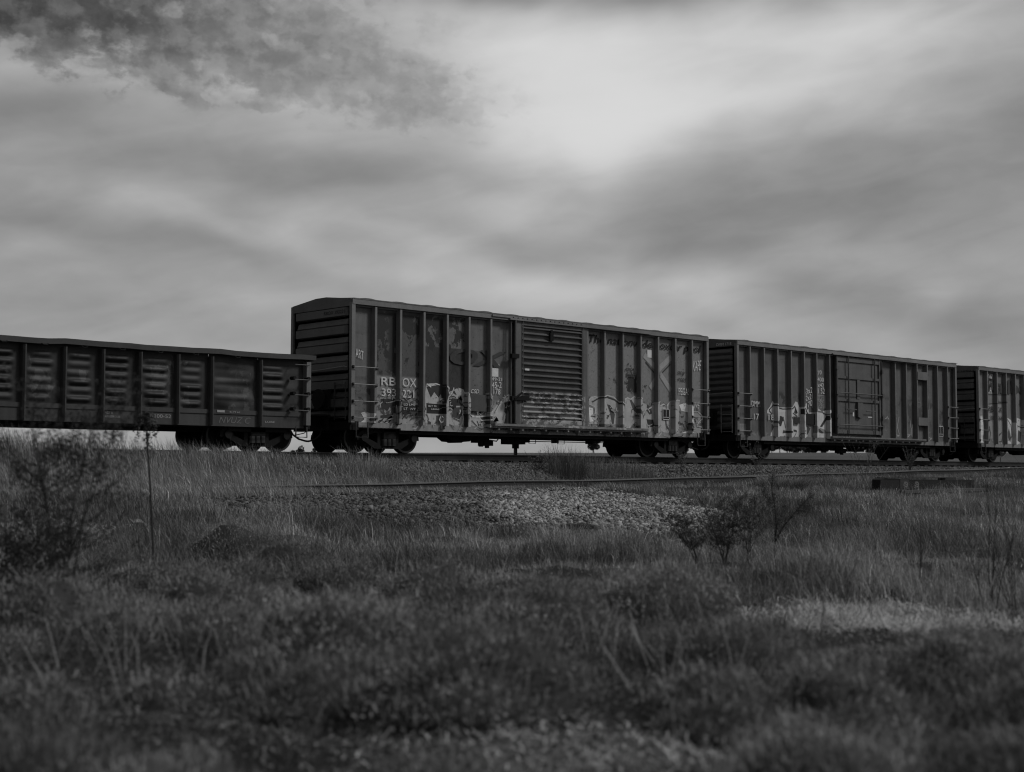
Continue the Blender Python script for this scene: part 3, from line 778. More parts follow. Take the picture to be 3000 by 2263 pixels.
# --- boxcar with the ribbed plug door, nearest complete car
P_dk = gm('faded_black_letters', .026, .8, ((6, .3), (30, .3)), .2)
P_wh = gm('chalky_white_letters', .55, .8, ((9, .25), (40, .3)), .2)
P_gr = gm('grey_patch_paint', .22, .8, ((4, .2), (20, .25)), .2)
P_mid = gm('ghosted_dark_letters', .055, .8, ((4, .3), (20, .3)), .2)
P_pale = gm('pale_paper', .60, .8, ((9, .2),), .2)
P_chalk = gm('chalk_marks', .60, .9, ((14, .5),), .1)
P_black = gm('stencil_black', .018, .8, ((9, .2),), .2)
prof = [(4.12, 0), (4.05, 0)]
for k in range(6):
    z = 4.03-k*.51; prof += [(z, .105), (z-.22, .105), (z-.25, .0), (z-.31, .0), (z-.46, .03), (z-.49, .0)]
prof += [(.85, 0)]
pA = paint('boxcar_side_paint', .12,
    plates=((.95, 2.6, 2.2, 3.95, .075, .03), (2.65, 4.4, 1.85, 3.12, .032, .02), (4.42, 5.2, 2.65, 3.1, .07, .02), (.95, 6.2, .7, 1.04, .26, .02), (1.0, 2.5, 1.04, 2.17, .20, .02), (9.5, 15.6, 1.0, 4.1, .20, .1), (1.15, 2.52, 1.0, 1.5, .05, .03), (4.45, 5.2, 1.25, 1.72, .07, .02)),
    peel=((.95, 2.65, 2.2, 4.0, .02, .48, 3.6), (2.65, 4.4, 1.8, 4.05, .02, .50, 3.4), (1.4, 1.7, 2.2, 4.0, .02, .40, 2.0), (3.2, 3.5, 1.9, 4.0, .02, .40, 2.5), (4.5, 6.0, 1.0, 4.0, .035, .66, 5.0),
          (9.6, 15.4, .9, 3.6, .035, .62, 3.6), (11.4, 12.1, 2.1, 2.75, .02, .5, 5.0)),
    lows=((.9, 6.2, .6, 1.6, .26, .47, 3.4), (9.4, 15.6, .6, 1.5, .24, .47, 3.2), (.2, 15.6, .6, 1.9, .04, .54, 3.8)), rust=.40)
cfgA = dict(L=15.7, zs=.68, paint=pA, endpaint=paint('boxcar_end_paint', .095, streaks=.2, rust=.08, grime=.3),
    postpaint=paint('boxcar_post_paint', .15, streaks=.2, rust=.25, lows=((3.3, 6, -.1, .6, .2, .5, 3.0),)), fascia=paint('boxcar_eave_paint', .15, streaks=.15, rust=.2),
    roof=gm('weathered_roof', .11, .7, ((2, .3), (14, .4))), end_prof=prof, rungs=(2.36, 1.88, 1.41, .96), res=4.1, roofstep=1.12,
    posts=[(.80,.89),(1.70,1.79),(2.57,2.66),(3.46,3.56),(4.32,4.42),(5.20,5.29),(9.43,9.51),(10.26,10.36),(11.15,11.25),(12.05,12.14),(12.94,13.04),(13.85,13.98),(14.75,14.86)])
A = boxcar('graffiti_boxcar', 0, 'large weathered boxcar with a ribbed sliding door and graffiti, behind the open gondola', cfgA)
doorp = paint('boxcar_door_paint', .09, streaks=.3, rust=.3, grime=.5, rough=.55, lows=((6.5, 9.3, 1.0, 1.95, .42, .49, 4.6), (6.5, 9.3, .9, 1.6, .3, .5, 2.4)))
# door: pressed horizontal ribs
zr_ = [3.96, 3.79, 3.60, 3.41, 3.22, 3.03, 2.84, 2.66, 2.49, 2.32, 2.14, 1.95, 1.80, 1.65, 1.51, 1.36, 1.20]
b = MB(); pr_ = [(.06, 4.1), (.06, 4.02)]
for z in zr_: pr_ += [(.06, z+.02), (-.035, z-.03), (-.035, z-.05), (.055, z-.085)]
pr_ += [(.06, 1.02), (.12, 1.02), (.12, 4.1)]
b.prism(pr_, 'x', 6.52, 9.17)
door = b.build('door', doorp, A)
b = MB()
b.box(6.27, 6.52, -.02, .1, 1.0, 4.12); b.box(9.17, 9.43, -.02, .1, 1.0, 4.12); b.box(6.52, 9.17, -.018, .1, 4.0, 4.12); b.box(6.27, 9.43, -.03, .1, .93, 1.10)
b.build('door_frame', doorp, door)
pbar = paint('door_bar_paint', .10, rust=.3)
for xx, yy, r_ in ((6.20, -.06, .028), (6.06, 0, .02), (6.52, -.06, .012), (9.2, -.05, .012)): MB().tube([(xx, yy, .95), (xx, yy, 4.14)], r_, 6).build('locking_bar', pbar, door)
b = MB(); b.box(6.0, 6.3, -.12, .0, 2.95, 3.08); b.build('door_latch', iron, door); b = MB(); b.box(6.0, 6.5, -.12, .0, 1.66, 1.78); b.box(6.45, 6.75, -.10, .0, 1.68, 1.8); b.tube([(6.1, -.12, 1.7), (6.4, -.14, 1.9)], .03, 6)
b.build('door_latch', iron, door); b = MB(); b.box(7.68, 7.82, -.09, -.02, 3.58, 3.84); b.cyl((7.75, 3.88), .05, 'y', -.09, -.02, 10)
b.build('door_latch', iron, door)
b = MB()      # header and sliding tracks
b.box(5.95, 12.5, -.09, -.035, 4.12, 4.17); b.box(5.25, 12.6, -.05, .1, 4.175, 4.235)
for i in range(16): b.box(6.1+i*.2, 6.2+i*.2, -.085, -.036, 4.175, 4.215)
b.build('door_track', cfgA['fascia'], A)
b = MB(); b.box(5.3, 12.3, -.13, .0, .86, .93); b.box(5.3, 12.3, -.06, .16, .80, .855)
for i in range(14): b.box(5.5+i*.5, 5.56+i*.5, -.05, .14, .74, .80)
b.build('lower_door_track', paint('lower_track_paint', .17, rust=.4, lows=((5, 13, .5, 1.2, .35, .55, 3.0),)), A)
b = MB(); b.box(.1, 1.88, YS-.03, YS+.04, .70, .84); b.box(1.88, 13.75, YS-.03, YS+.04, .645, .84); b.box(13.75, 15.6, YS-.03, YS+.04, .70, .84)
b.build('side_sill', paint('boxcar_sill_paint', .22, rust=.3, streaks=.4, lows=((5, 13, .5, 1, .05, .5, 3.0),)), A)
def scribble(n, x0, x1, z0, z1, light=.5):
    out = []
    for i in range(n):
        x = rng.uniform(x0, x1); z = z0+(z1-z0)*rng.uniform(0, 1)**1.4; a = rng.uniform(0, 6.28); da = rng.normal(0, .7); l = rng.uniform(.03, .12)
        pts = [(x, z)]
        for k in range(int(rng.uniform(2, 6))):
            x += math.cos(a)*l; z += math.sin(a)*l; a += da; pts.append((min(max(x, x0), x1), z))
        dark = rng.uniform() > light
        out.append(('L', rng.uniform(.015, .04) if dark else rng.uniform(.18, .42), rng.uniform(.012, .035), pts))
        if rng.uniform() < .35: out.append(('P', rng.uniform(.02, .06) if dark else rng.uniform(.15, .32), 0, [(x+rng.normal(0, .09), z+rng.normal(0, .06)) for k in range(5)]))
    return out
graffiti(scribble(70, .95, 6.2, .75, 1.75), cfgA['posts'], GMAT, A, .9, 6.2)
graffiti(scribble(60, 9.5, 15.5, .75, 1.6), cfgA['posts'], GMAT, A, 9.5, 15.6)
graffiti([(g[0], g[1]*(1.1 if g[0] == 'L' and g[1] > .1 else 1.75 if g[1] > .1 else .8), g[2]*1.15, g[3]) for g in GR if g[4] == 'RR'], cfgA['posts'], GMAT, A, 9.2, 15.65)
graffiti([(g[0], g[1]*(1.25 if g[1] > .1 else .8), g[2]*1.15, g[3]) for g in GR if g[4] == 'RL'], cfgA['posts'], GMAT, A, .05, 6.25)
rb = []
for k in range(9):
    x0 = 6.55+random.uniform(0, 2.3); rb.append(('P', random.uniform(.2, .45), 0, [(x0, 1.1+random.uniform(0, .5)), (x0+random.uniform(.15, .4), 1.15), (x0+random.uniform(.1, .3), 1.5+random.uniform(0, .35)), (x0-.05, 1.6)]))
L_ = lettering
L_('RB', 1.16, 1.68, 1.91, 2.14, P_wh, A, bold=.004); L_('OX', 1.93, 2.44, 1.90, 2.15, P_wh, A)
L_('393', 1.18, 1.69, 1.60, 1.82, P_wh, A, bold=.004); L_('221', 1.92, 2.36, 1.59, 1.81, P_wh, A)
L_('LD LMT', 1.98, 2.42, 1.36, 1.42, P_chalk, A); L_('LT  WT', 1.98, 2.42, 1.24, 1.30, P_chalk, A)
L_('BLT 79', 2.9, 3.2, 1.35, 1.40, P_chalk, A); L_('63000', 3.0, 3.3, 1.27, 1.31, P_chalk, A)
L_('OX', 3.72, 6.02, 2.64, 3.14, P_mid, A, shear=.25, bold=.03, name='faded_logo')
L_('45-2', 5.40, 5.80, 2.02, 2.20, P_chalk, A, rot=.03); L_('178', 5.47, 5.75, 1.82, 2.0, P_chalk, A); L_('49-21', 5.40, 5.82, 2.24, 2.34, P_chalk, A)
L_('CSD', 4.55, 4.88, 1.82, 1.94, P_chalk, A, shear=.3, name='chalk_tag')
L_('ART', .25, .52, 2.62, 2.86, P_chalk, A, shear=-.1, rot=-.08, name='chalk_tag')
L_('The nationwide boxcar pool', 9.68, 15.46, 3.60, 3.95, P_black, A, shear=.2, bold=.012, name='slogan')
L_('next', 11.46, 11.97, 2.84, 2.98, P_mid, A, shear=.2, bold=.012, name='slogan'); L_('load', 11.50, 11.97, 2.65, 2.82, P_mid, A, shear=.2, bold=.012, name='slogan')
L_('any', 14.16, 14.58, 2.82, 2.98, P_mid, A, shear=.2, bold=.012, name='slogan'); L_('road', 14.18, 14.66, 2.63, 2.80, P_mid, A, shear=.2, bold=.012, name='slogan')
L_('KAPE', 14.98, 15.46, 3.05, 3.40, P_chalk, A, shear=.4, rot=.06, name='chalk_tag'); L_('PEGAS', 14.2, 14.80, 2.16, 2.40, P_chalk, A, shear=-.1, name='chalk_tag')
L_('LIVE', 14.95, 15.35, 1.72, 1.92, P_chalk, A, shear=.3, name='chalk_tag')
L_('RBOX 393221', 1.25, .28, 3.87, 3.97, P_dk, A, end=-.052)
b = MB()      # crossed rails emblem
def bar(b, x0, z0, x1, z1, w, y=YS-.012):
    l = math.hypot(x1-x0, z1-z0); ux, uz = (x1-x0)/l*w/2, (z1-z0)/l*w/2
    b.add([(x0-uz, y, z0+ux), (x1-uz, y, z1+ux), (x1+uz, y, z1-ux), (x0+uz, y, z0-ux)], [(0, 1, 2, 3)])
for q in ((12.42, 3.44, 13.12, 2.96), (13.86, 3.46, 13.14, 2.98)): bar(b, *q, .2, YS-.012)
for q in ((12.72, 2.32, 13.2, 2.84), (13.25, 2.84, 13.82, 2.28)): bar(b, *q, .19, YS-.014)
b.build('crossbar_emblem', gm('faded_emblem_paint', .30, .8, ((5, .3), (30, .3))), A)
b = MB()
for q in ((12.5, 3.2, 13.05, 2.78), (13.8, 3.2, 13.25, 2.80)): bar(b, *q, .05, YS-.01)
b.build('emblem_outline', P_mid, A)
b = MB()
b.box(5.42, 5.68, YS-.02, YS-.006, 2.36, 2.62); b.box(5.50, 5.72, YS-.022, YS-.006, 2.64, 2.74)
b.box(12.58, 12.80, YS-.02, YS-.006, 3.36, 3.62)
b.box(6.62, 6.80, -.045, -.04, 2.60, 2.66)
b.build('paper_notice', P_pale, A)
def cons_plate(root, x, z, s=.36):     # dark stencil panel with a white border
    b = MB(); y = YS-.03
    b.box(x, x+s, y-.002, y, z, z+s*1.05)
    o = b.build('stencil_panel', P_black, root)
    b = MB(); t = .022; y -= .004
    for q in ((x, x+s, z, z+t), (x, x+s, z+s*1.05-t, z+s*1.05), (x, x+t, z, z+s*1.05), (x+s-t, x+s, z, z+s*1.05), (x, x+s, z+s*.22, z+s*.22+t*.7), (x+s*.48, x+s*.48+t*.7, z+s*.22, z+s)):
        b.box(q[0], q[1], y-.002, y, q[2], q[3])
    b.build('panel_border', P_pale, o)
cons_plate(A, 13.35, 1.27)
def tag_board(root, x, z, w, h, m=P_black):
    o = MB().box(x, x+w, YS-.09, YS-.03, z, z+h).build('routing_board', m, root)
    MB().box(x-.04, x-.005, YS-.07, YS-.04, z-.02, z+h+.02).build('board_frame', rung_m, o)
tag_board(A, 3.66, 1.36, .26, .26, wood); tag_board(A, 4.50, 1.28, .66, .50, paint('board_paint', .06, rust=.2))

# --- second boxcar, framed sliding door
prB = [(4.12, 0), (3.98, 0)]
z = 3.95
while z > 1.1: prB += [(z, .015), (z-.05, .06), (z-.11, .07), (z-.16, .035), (z-.2, .0)]; z -= .225
prB += [(.85, 0)]
pB = paint('second_car_paint', .11, streaks=.35, rust=.06, grime=.35,
    plates=((4.95, 5.85, 1.98, 2.5, .25, .01), (.1, .75, 1.0, 1.25, .24, .02), (4.98, 5.85, 2.0, 2.45, .27, .01)),
    peel=((1.7, 4.2, 2.05, 2.5, .04, .5, 1.6), (9.6, 15.0, 1.5, 2.6, .06, .5, 1.5)),
    lows=((9.6, 15.6, .7, 1.9, .20, .58, 3.0), (.3, 6, .6, .95, .2, .5, 3.0)))
cfgB = dict(L=15.7, zs=.68, paint=pB, endpaint=paint('second_car_end_paint', .075, streaks=.15, rust=.05), postpaint=paint('second_car_post_paint', .14, streaks=.2, rust=.08),
    fascia=paint('second_car_eave_paint', .17, streaks=.15, rust=.1), roof=gm('second_car_roof', .11, .7, ((2, .3), (14, .4))), end_prof=prB, rungs=(2.34, 1.88, 1.43, .98),
    res=6.2, roofstep=1.25, lightend=True,
    posts=[(.76,.84),(1.62,1.71),(2.46,2.54),(3.32,3.40),(4.17,4.25),(5.00,5.08),(5.88,5.97),(9.56,9.66),(10.65,10.73),(11.51,11.60),(12.37,12.45),(13.20,13.28),(14.05,14.13),(14.90,14.98)])
B = boxcar('graffiti_boxcar', 17.32, 'middle boxcar marked DMM with a framed door and pale spray graffiti', cfgB)
dB = paint('second_door_paint', .09, streaks=.3, rust=.25, grime=.3)
b = MB(); b.box(6.4, 9.42, .03, .12, 1.02, 4.05)
doorB = b.build('door', dB, B)
b = MB()
b.box(6.33, 6.42, -.03, .03, 1.0, 4.08); b.box(9.40, 9.49, -.03, .03, 1.0, 4.08); b.box(6.42, 9.40, -.02, .028, 3.88, 4.06); b.box(6.42, 9.40, -.02, .028, 1.02, 1.16)
b.box(6.42, 9.40, -.02, .028, 3.20, 3.30); b.box(6.42, 9.40, -.02, .028, 2.30, 2.40); b.box(7.80, 8.0, -.012, .028, 2.41, 3.19)
b.build('door_frame', dB, doorB)
b = MB()
for xx in (7.1, 9.0): b.tube([(xx, -.07, 1.0), (xx, -.07, 4.15)], .03, 6)
for xx in (6.30, 9.55): b.tube([(xx, -.05, 1.0), (xx, -.05, 4.0)], .035, 6)
for z in (2.62, 1.36): b.tube([(6.2, -.09, z), (9.62, -.09, z)], .022, 5)
for z in (2.62, 1.36, 3.6, 1.7):
    for xx in (6.2, 9.50): b.box(xx, xx+.15, -.12, -.03, z-.07, z+.07)
b.tube([(6.95, -.1, 1.98), (7.6, -.1, 1.98)], .02, 5); b.tube([(8.3, -.1, 1.95), (9.0, -.1, 1.95)], .02, 5)
b.build('locking_bar', paint('second_bar_paint', .07, rust=.2), doorB)
MB().prism([(7.75, 2.28), (8.1, 2.28), (8.1, 1.75), (7.98, 1.65), (7.75, 1.70)], 'y', -.08, .02).build('door_latch', dB, doorB)
b = MB(); b.box(6.0, 12.4, -.10, -.035, 4.10, 4.15); b.build('door_track', cfgB['fascia'], B)
b = MB(); b.box(5.9, 12.9, -.10, .0, .84, .90); b.box(5.9, 12.9, -.04, .16, .78, .835)
for i in range(14): b.box(6.1+i*.5, 6.16+i*.5, -.04, .14, .72, .78)
b.build('lower_door_track', cfgB['postpaint'], B)
b = MB(); b.box(.1, 15.6, YS-.03, YS+.04, .66, .84); b.build('side_sill', paint('second_sill_paint', .15, rust=.1), B)
graffiti([(g[0], g[1]*(1.3 if g[1] > .1 else .8), g[2]*1.15, g[3]) for g in GR if g[4] == 'DM'], cfgB['posts'], GMAT2, B, 1.72, 6.2)
graffiti([('L', .28, .03, [(9.85,1.55),(9.95,1.78),(10.2,1.7),(10.3,1.8),(10.4,1.7)]), ('L', .28, .04, [(11.0,1.75),(10.85,1.5),(10.9,1.15),(11.1,1.0),(11.2,1.05)]),
    ('L', .28, .03, [(11.2,1.8),(11.05,1.4),(11.2,1.1)]), ('L', .28, .03, [(11.75,1.8),(11.8,1.0)]), ('L', .3, .04, [(11.9,1.1),(11.75,1.0),(11.9,1.0),(12.05,1.1)]),
    ('L', .28, .03, [(12.05,1.75),(12.2,1.0),(12.25,1.5)]), ('L', .12, .05, [(13.55,2.9),(13.4,2.5),(13.5,2.1),(13.65,2.2),(13.6,2.7),(13.5,2.9)]),
    ('L', .22, .03, [(14.2,1.55),(14.55,1.55),(14.5,1.3)]), ('L', .14, .04, [(12.6,2.4),(12.8,2.7),(12.9,2.45),(12.65,2.5)]),
    ('L', .25, .03, [(13.45,1.0),(13.8,.95),(13.5,.85),(13.8,.8)])],
    cfgB['posts'], GMAT2, B, 9.6, 15.6, name='graffiti')
L_('DMM', 1.04, 1.56, 1.90, 2.11, P_wh, B, bold=.008); L_('17', 1.18, 1.48, 1.42, 1.64, P_wh, B); L_('18', 2.06, 2.42, 1.42, 1.64, P_wh, B, y=YS-.05)
L_('DMM 1718', .92, .24, 4.10, 4.20, P_wh, B, end=-.014)
L_('170', 5.2, 5.55, 3.28, 3.44, P_chalk, B, rot=.05, name='chalk_tag'); L_('2400', 5.12, 5.7, 3.02, 3.18, P_chalk, B, name='chalk_tag'); L_('2x42', 5.15, 5.7, 2.80, 2.96, P_chalk, B, name='chalk_tag'); L_('1 52', 5.3, 5.75, 2.55, 2.76, P_chalk, B, name='chalk_tag')
L_('170', 5.28, 5.7, 2.32, 2.46, P_dk, B, name='chalk_tag'); L_('42-2', 5.2, 5.7, 2.16, 2.28, P_dk, B, name='chalk_tag'); L_('13-2', 5.28, 5.7, 2.02, 2.13, P_dk, B, name='chalk_tag')
L_('43x2', 4.32, 4.92, 2.50, 2.72, P_chalk, B, rot=.14, name='chalk_tag'); L_('42x21', 4.34, 4.94, 2.26, 2.46, P_chalk, B, rot=.16, name='chalk_tag'); L_('170', 4.5, 4.9, 2.0, 2.22, P_chalk, B, rot=.15, name='chalk_tag')
b = MB(); b.box(7.50, 7.60, .018, .026, 1.72, 1.88); b.box(8.6, 8.9, .018, .026, 1.70, 1.74)
b.build('paper_notice', P_pale, B)
cons_plate(B, 14.32, 1.06, .42)
tag_board(B, 4.28, 1.32, .72, .42); tag_board(B, 3.66, 1.34, .34, .24, wood)
b = MB()
fxm = paint('fixture_paint', .12)
for z0 in (3.42, 1.48): MB().box(12.42, 13.22, -.02, .10, z0, z0+.34).build('fixture_box', fxm, B)

# --- third boxcar, running out of the frame
pC = paint('third_car_paint', .17, streaks=.3, rust=.08, plates=((.86, 2.55, 1.05, 2.62, .27, .02), (.05, .8, .8, 2.35, .3, .3)),
    peel=((2.5, 8, 2.6, 4.0, .06, .55, 2.0),), lows=((2.6, 15.6, .7, 1.9, .42, .46, 2.6), (.1, 15.6, .65, 1.0, .4, .45, 4.0)))
cfgC = dict(cfgA); cfgC.update(paint=pC, postpaint=paint('third_post_paint', .17, rust=.1), endpaint=paint('third_end_paint', .085), res=5.0,
    posts=[(.80,.89),(1.70,1.79),(2.57,2.66),(3.46,3.56),(4.32,4.42),(5.20,5.29),(9.43,9.51),(10.26,10.36),(11.15,11.25),(12.05,12.14),(12.94,13.04),(13.85,13.98),(14.75,14.86)])
X3 = 34.95
C_ = boxcar('graffiti_boxcar', X3, 'rearmost boxcar at the right edge, marked RBOX 382064 in black stencil', cfgC)
dC = copy_obj(door, C_)
for ch in list(door.children): copy_obj(ch, dC)
b = MB(); b.box(5.3, 12.5, -.09, -.035, 4.12, 4.17); b.build('door_track', cfgA['fascia'], C_)
b = MB(); b.box(.1, 15.6, YS-.03, YS+.04, .66, .84); b.build('side_sill', cfgC['postpaint'], C_)
L_('RB', 1.08, 1.62, 2.26, 2.52, P_dk, C_, bold=.004); L_('OX', 1.90, 2.44, 2.26, 2.52, P_dk, C_, bold=.004)
L_('38', 1.32, 1.62, 1.90, 2.10, P_dk, C_); L_('2064', 1.82, 2.46, 1.90, 2.12, P_dk, C_)
L_('Railbox', 1.0, 5.9, 3.15, 3.80, P_mid, C_, bold=.03, name='faded_logo')
L_('RBOX 382064', 1.5, .2, 4.02, 4.12, P_dk, C_, end=-.016)
L_('SOAK', 1.0, 1.6, 3.6, 4.0, P_chalk, C_, shear=.3, name='chalk_tag'); L_('IRA', 1.05, 1.5, 3.1, 3.5, P_chalk, C_, shear=-.2, name='chalk_tag')
graffiti([('L', .05, .05, [(1.1,3.05),(1.0,2.6),(2.9,2.75),(2.95,3.1),(1.1,3.05)]), ('L', .05, .05, [(1.85,2.95),(2.1,2.95),(2.15,2.75),(2.75,2.75)]),
    ('P', .42, 0, [(2.7,1.9),(2.95,2.05),(3.3,1.95),(3.5,1.8),(3.7,2.1),(4.3,2.0),(4.5,1.7),(5.6,1.9),(6.1,1.4),(6.1,.8),(2.7,.8)]),
    ('P', .06, 0, [(2.9,1.2),(3.1,1.6),(3.3,1.1),(3.2,.9)]), ('P', .05, 0, [(3.9,1.0),(4.0,1.5),(4.3,1.4),(4.2,.9)]), ('P', .06, 0, [(4.7,1.0),(5.0,1.5),(5.2,.9)]),
    ('L', .03, .04, [(2.75,1.85),(3.0,1.95),(3.3,1.7),(3.4,1.2),(3.0,1.0)]), ('L', .03, .04, [(3.6,1.2),(3.9,1.7),(4.4,1.6),(4.5,1.1)]),
    ('L', .03, .03, [(1.2,1.0),(1.1,1.35),(1.25,1.6),(1.35,1.3),(1.25,.95)]), ('L', .03, .03, [(2.0,1.6),(2.05,1.2),(2.4,1.35),(2.0,1.1)]), ('L', .03, .03, [(1.95,1.1),(1.95,.9),(2.4,.95),(2.45,1.15)]),
    ('P', .5, 0, [(.1,1.9),(.6,2.1),(.75,1.5),(.6,1.0),(.7,.85),(.1,.85)])], cfgC['posts'], GMAT, C_, .06, 6.2)

# --- open gondola, in front on the left
def gondola():
    X1 = -1.35; GL = 16.6
    root = tag(empty('gondola_car', (X1-GL, 0, 0)), 'low dark open-topped gondola with bulging ribbed side panels, left of the big boxcar', 'gondola car')
    gp = paint('gondola_paint', .022, streaks=.25, rust=.0, grime=.3, rough=.6, peel=((0, 16.6, .9, 2.45, .06, .60, 1.6),), lows=((14.0, 16.6, 1.1, 2.3, .035, .52, 2.0),))
    gpost = paint('gondola_post_paint', .042, streaks=.2, rust=.25, grime=.3)
    W = 2.95
    posts = sorted([GL-1.48-.11, GL-2.96-.10, GL-3.92-.1, GL-4.96-.11] + [GL-4.96-.11-.98*k for k in range(1, 9)] + [1.5, .0+.4])
    posts = [p for p in posts if p > 1.2]
    edges = [.05] + posts + [GL-.05]
    def zt(x): return 2.40 + .05*x/GL*1.0
    vs_ = []; fs = []
    for i in range(len(edges)-1):
        a, b = edges[i], edges[i+1]
        last = (i == len(edges)-2); flat = abs(a-(GL-3.06)) < .1
        b_use = b-.5 if last else b
        nu = 26 if b-a < 1.3 else 36; nz = 70; base = len(vs_)
        off = rng.uniform(-.09, .09, 7); amp = rng.uniform(.35, 1.35, 7)*(.25 if flat else 1.0)
        for j in range(nz+1):
            z = 1.02 + (zt(a)+.06-1.02)*j/nz
            for k in range(nu+1):
                t = k/nu; x = a+(b-a)*t
                o = 0
                for r_ in range(6):
                    zc = 1.16+r_*.205
                    c = (z-zc)/.085
                    xl, xr = a+.16+off[r_], b_use-.2+off[-r_-1]*.6
                    e = max(0, min(1, (x-xl)/.14))*max(0, min(1, (xr-x)/.12))
                    if abs(c) < 1: o += .065*amp[r_]*math.cos(c*math.pi/2)**1.0*e**.7*(1 if c > -.6 else .8)
                dent = (float(vnoise(x*2.3, z*3.1))-.5)*.05
                vs_.append((x, YS-o+dent*(2 if flat else .6), z))
        for j in range(nz):
            for k in range(nu): q = base+j*(nu+1)+k; fs.append((q, q+1, q+nu+2, q+nu+1))
    MB().add(vs_, fs).build('side_panel', gp, root, True)
    b = MB(); b.box(.05, GL-.05, W-YS, W-YS+.04, 1.0, 2.45); b.box(.05, GL-.05, YS+.06, YS+.08, 1.0, 2.4); b.build('far_side_panel', gp, root)
    b = MB(); b.box(.0, GL-.0, YS-.06, YS+.03, .93, 1.04); b.box(.0, GL-.0, YS-.035, YS+.03, .62, .93); b.box(0, GL, W-YS, W-YS+.05, .62, 1.04)
    b.build('side_sill', paint('gondola_sill_paint', .042, streaks=.4, rust=.1), root)
    p0 = None
    for p in posts:
        pts = [(.0, YS+.03), (.012, .05), (.05, .0), (.075, .0), (.105, .05), (.115, YS+.03)]
        if p0 is None: p0 = MB().prism(pts, 'z', .64, 2.38).build('side_post', gpost, root, False); o = p0
        else: o = copy_obj(p0, root)
        o.location = (p, 0, 0)
        o.rotation_euler = (0, random.uniform(-.008, .008), 0)
        o2 = copy_obj(p0, root); o2.location = (p, W, 0); o2.scale = (1, -1, 1)
    b = MB()     # top chord, slightly wavy
    for (ya, yb) in ((-.02, .26), (W-.26, W+.02)):
        vs_ = []; fs = []; n = 40
        for i in range(n+1):
            x = -.1 + (GL+.25)*i/n; z = zt(x) + .012*math.sin(x*1.9+1)+.006*math.sin(x*4.7)+random.uniform(-.008, .008)
            for (yy, zz) in ((ya, z), (yb, z), (yb, z+.13), (ya, z+.13)): vs_.append((x, yy, zz))
        for i in range(n):
            for k in range(4): fs.append((i*4+k, (i+1)*4+k, (i+1)*4+(k+1) % 4, i*4+(k+1) % 4))
        fs += [(0, 1, 2, 3), (n*4+3, n*4+2, n*4+1, n*4)]
        b.add(vs_, fs)
    b.box(GL-.12, GL+.14, .1, W-.1, 2.44, 2.56)
    b.build('top_chord', gpost, root)
    b = MB()
    for xx in (0, GL-.06): b.box(xx, xx+.06, YS, W-YS, .62, 2.44)
    for i in range(5): b.box(GL, GL+.06, YS+.1, W-YS-.1, .9+i*.32, 1.02+i*.32)
    b.build('end_wall', gp, root)
    b = MB(); b.box(GL-.14, GL, -.0, YS+.05, .70, 2.40); b.box(0, .14, 0, YS+.05, .70, 2.40); b.build('corner_post', paint('gondola_corner_paint', .12, rust=.1), root)
    zt_ = (2.31, 1.91, 1.50, 1.09); gon_rung = gm('dull_rung_steel', .10, .6, ((9, .3),))
    for z in zt_:
        o = MB().tube([(GL-.56, .10, z), (GL-.56, -.07, z), (GL-.1, -.07, z), (GL-.1, .02, z)], .012, 5).build('ladder_rung', gon_rung, root)
        for xx in (GL-.56, GL-.1):
            if z < 2.2: MB().cyl((xx, z+.04), .05, 'y', -.06, .12, 10).build('bracket', iron, o)
    b = MB()
    for i in range(len(posts)-1):
        xm = (posts[i]+posts[i+1])/2; b.tube([(xm-.08, -.03, 2.42), (xm-.04, -.06, 2.38), (xm+.04, -.06, 2.38), (xm+.08, -.03, 2.42)], .014, 5)
    b.build('lashing_ring', iron, root)
    b = MB(); b.box(.05, GL-.05, .2, W-.2, .60, .98); b.box(.3, GL-.3, 1.2, 1.75, .5, .95); b.box(GL-.1, GL+.05, .1, W-.1, .60, 1.0)
    for xx in (1.45, GL-1.45): b.box(xx-.9, xx+.9, .3, W-.3, .50, .65)
    b.tube([(3, .8, .50), (GL-3, .8, .50)], .018, 5)
    b.build('underframe', iron, root)
    for xx in (1.45, GL-1.45): truck(root, xx)
    coupler(root, 0, -1); coupler(root, GL, 1)
    MB().tube([(GL-.45, .04, .66), (GL-.45, .02, .38), (GL-.1, .02, .38), (GL-.1, .04, .66)], .02, 5).build('sill_step', iron2, root)
    c = gm('dull_white_letters', .30, .8, ((9, .4),))
    L_('G-100-52', GL-4.78, GL-4.12, .78, .87, c, root, y=YS-.045); L_('RACE 8', GL-5.95, GL-5.7, .84, .89, c, root, y=YS-.045); L_('DANGEROUS', GL-5.95, GL-5.5, .75, .80, c, root, y=YS-.045)
    L_('B-79 61', GL-2.45, GL-2.15, .97, 1.01, c, root, y=YS-.08)
    L_('NVUZ C', GL-2.75, GL-1.8, .70, .86, gm('dull_scrawl', .14, .8, ((9, .4),)), root, y=YS-.045, shear=.3, name='chalk_tag')
    L_('LUBE', GL-1.35, GL-1.05, .74, .79, c, root, y=YS-.045)
    MB().box(GL-2.82, GL-2.60, YS-.075, YS-.07, .97, 1.03).build('paper_notice', c, root)
gondola()

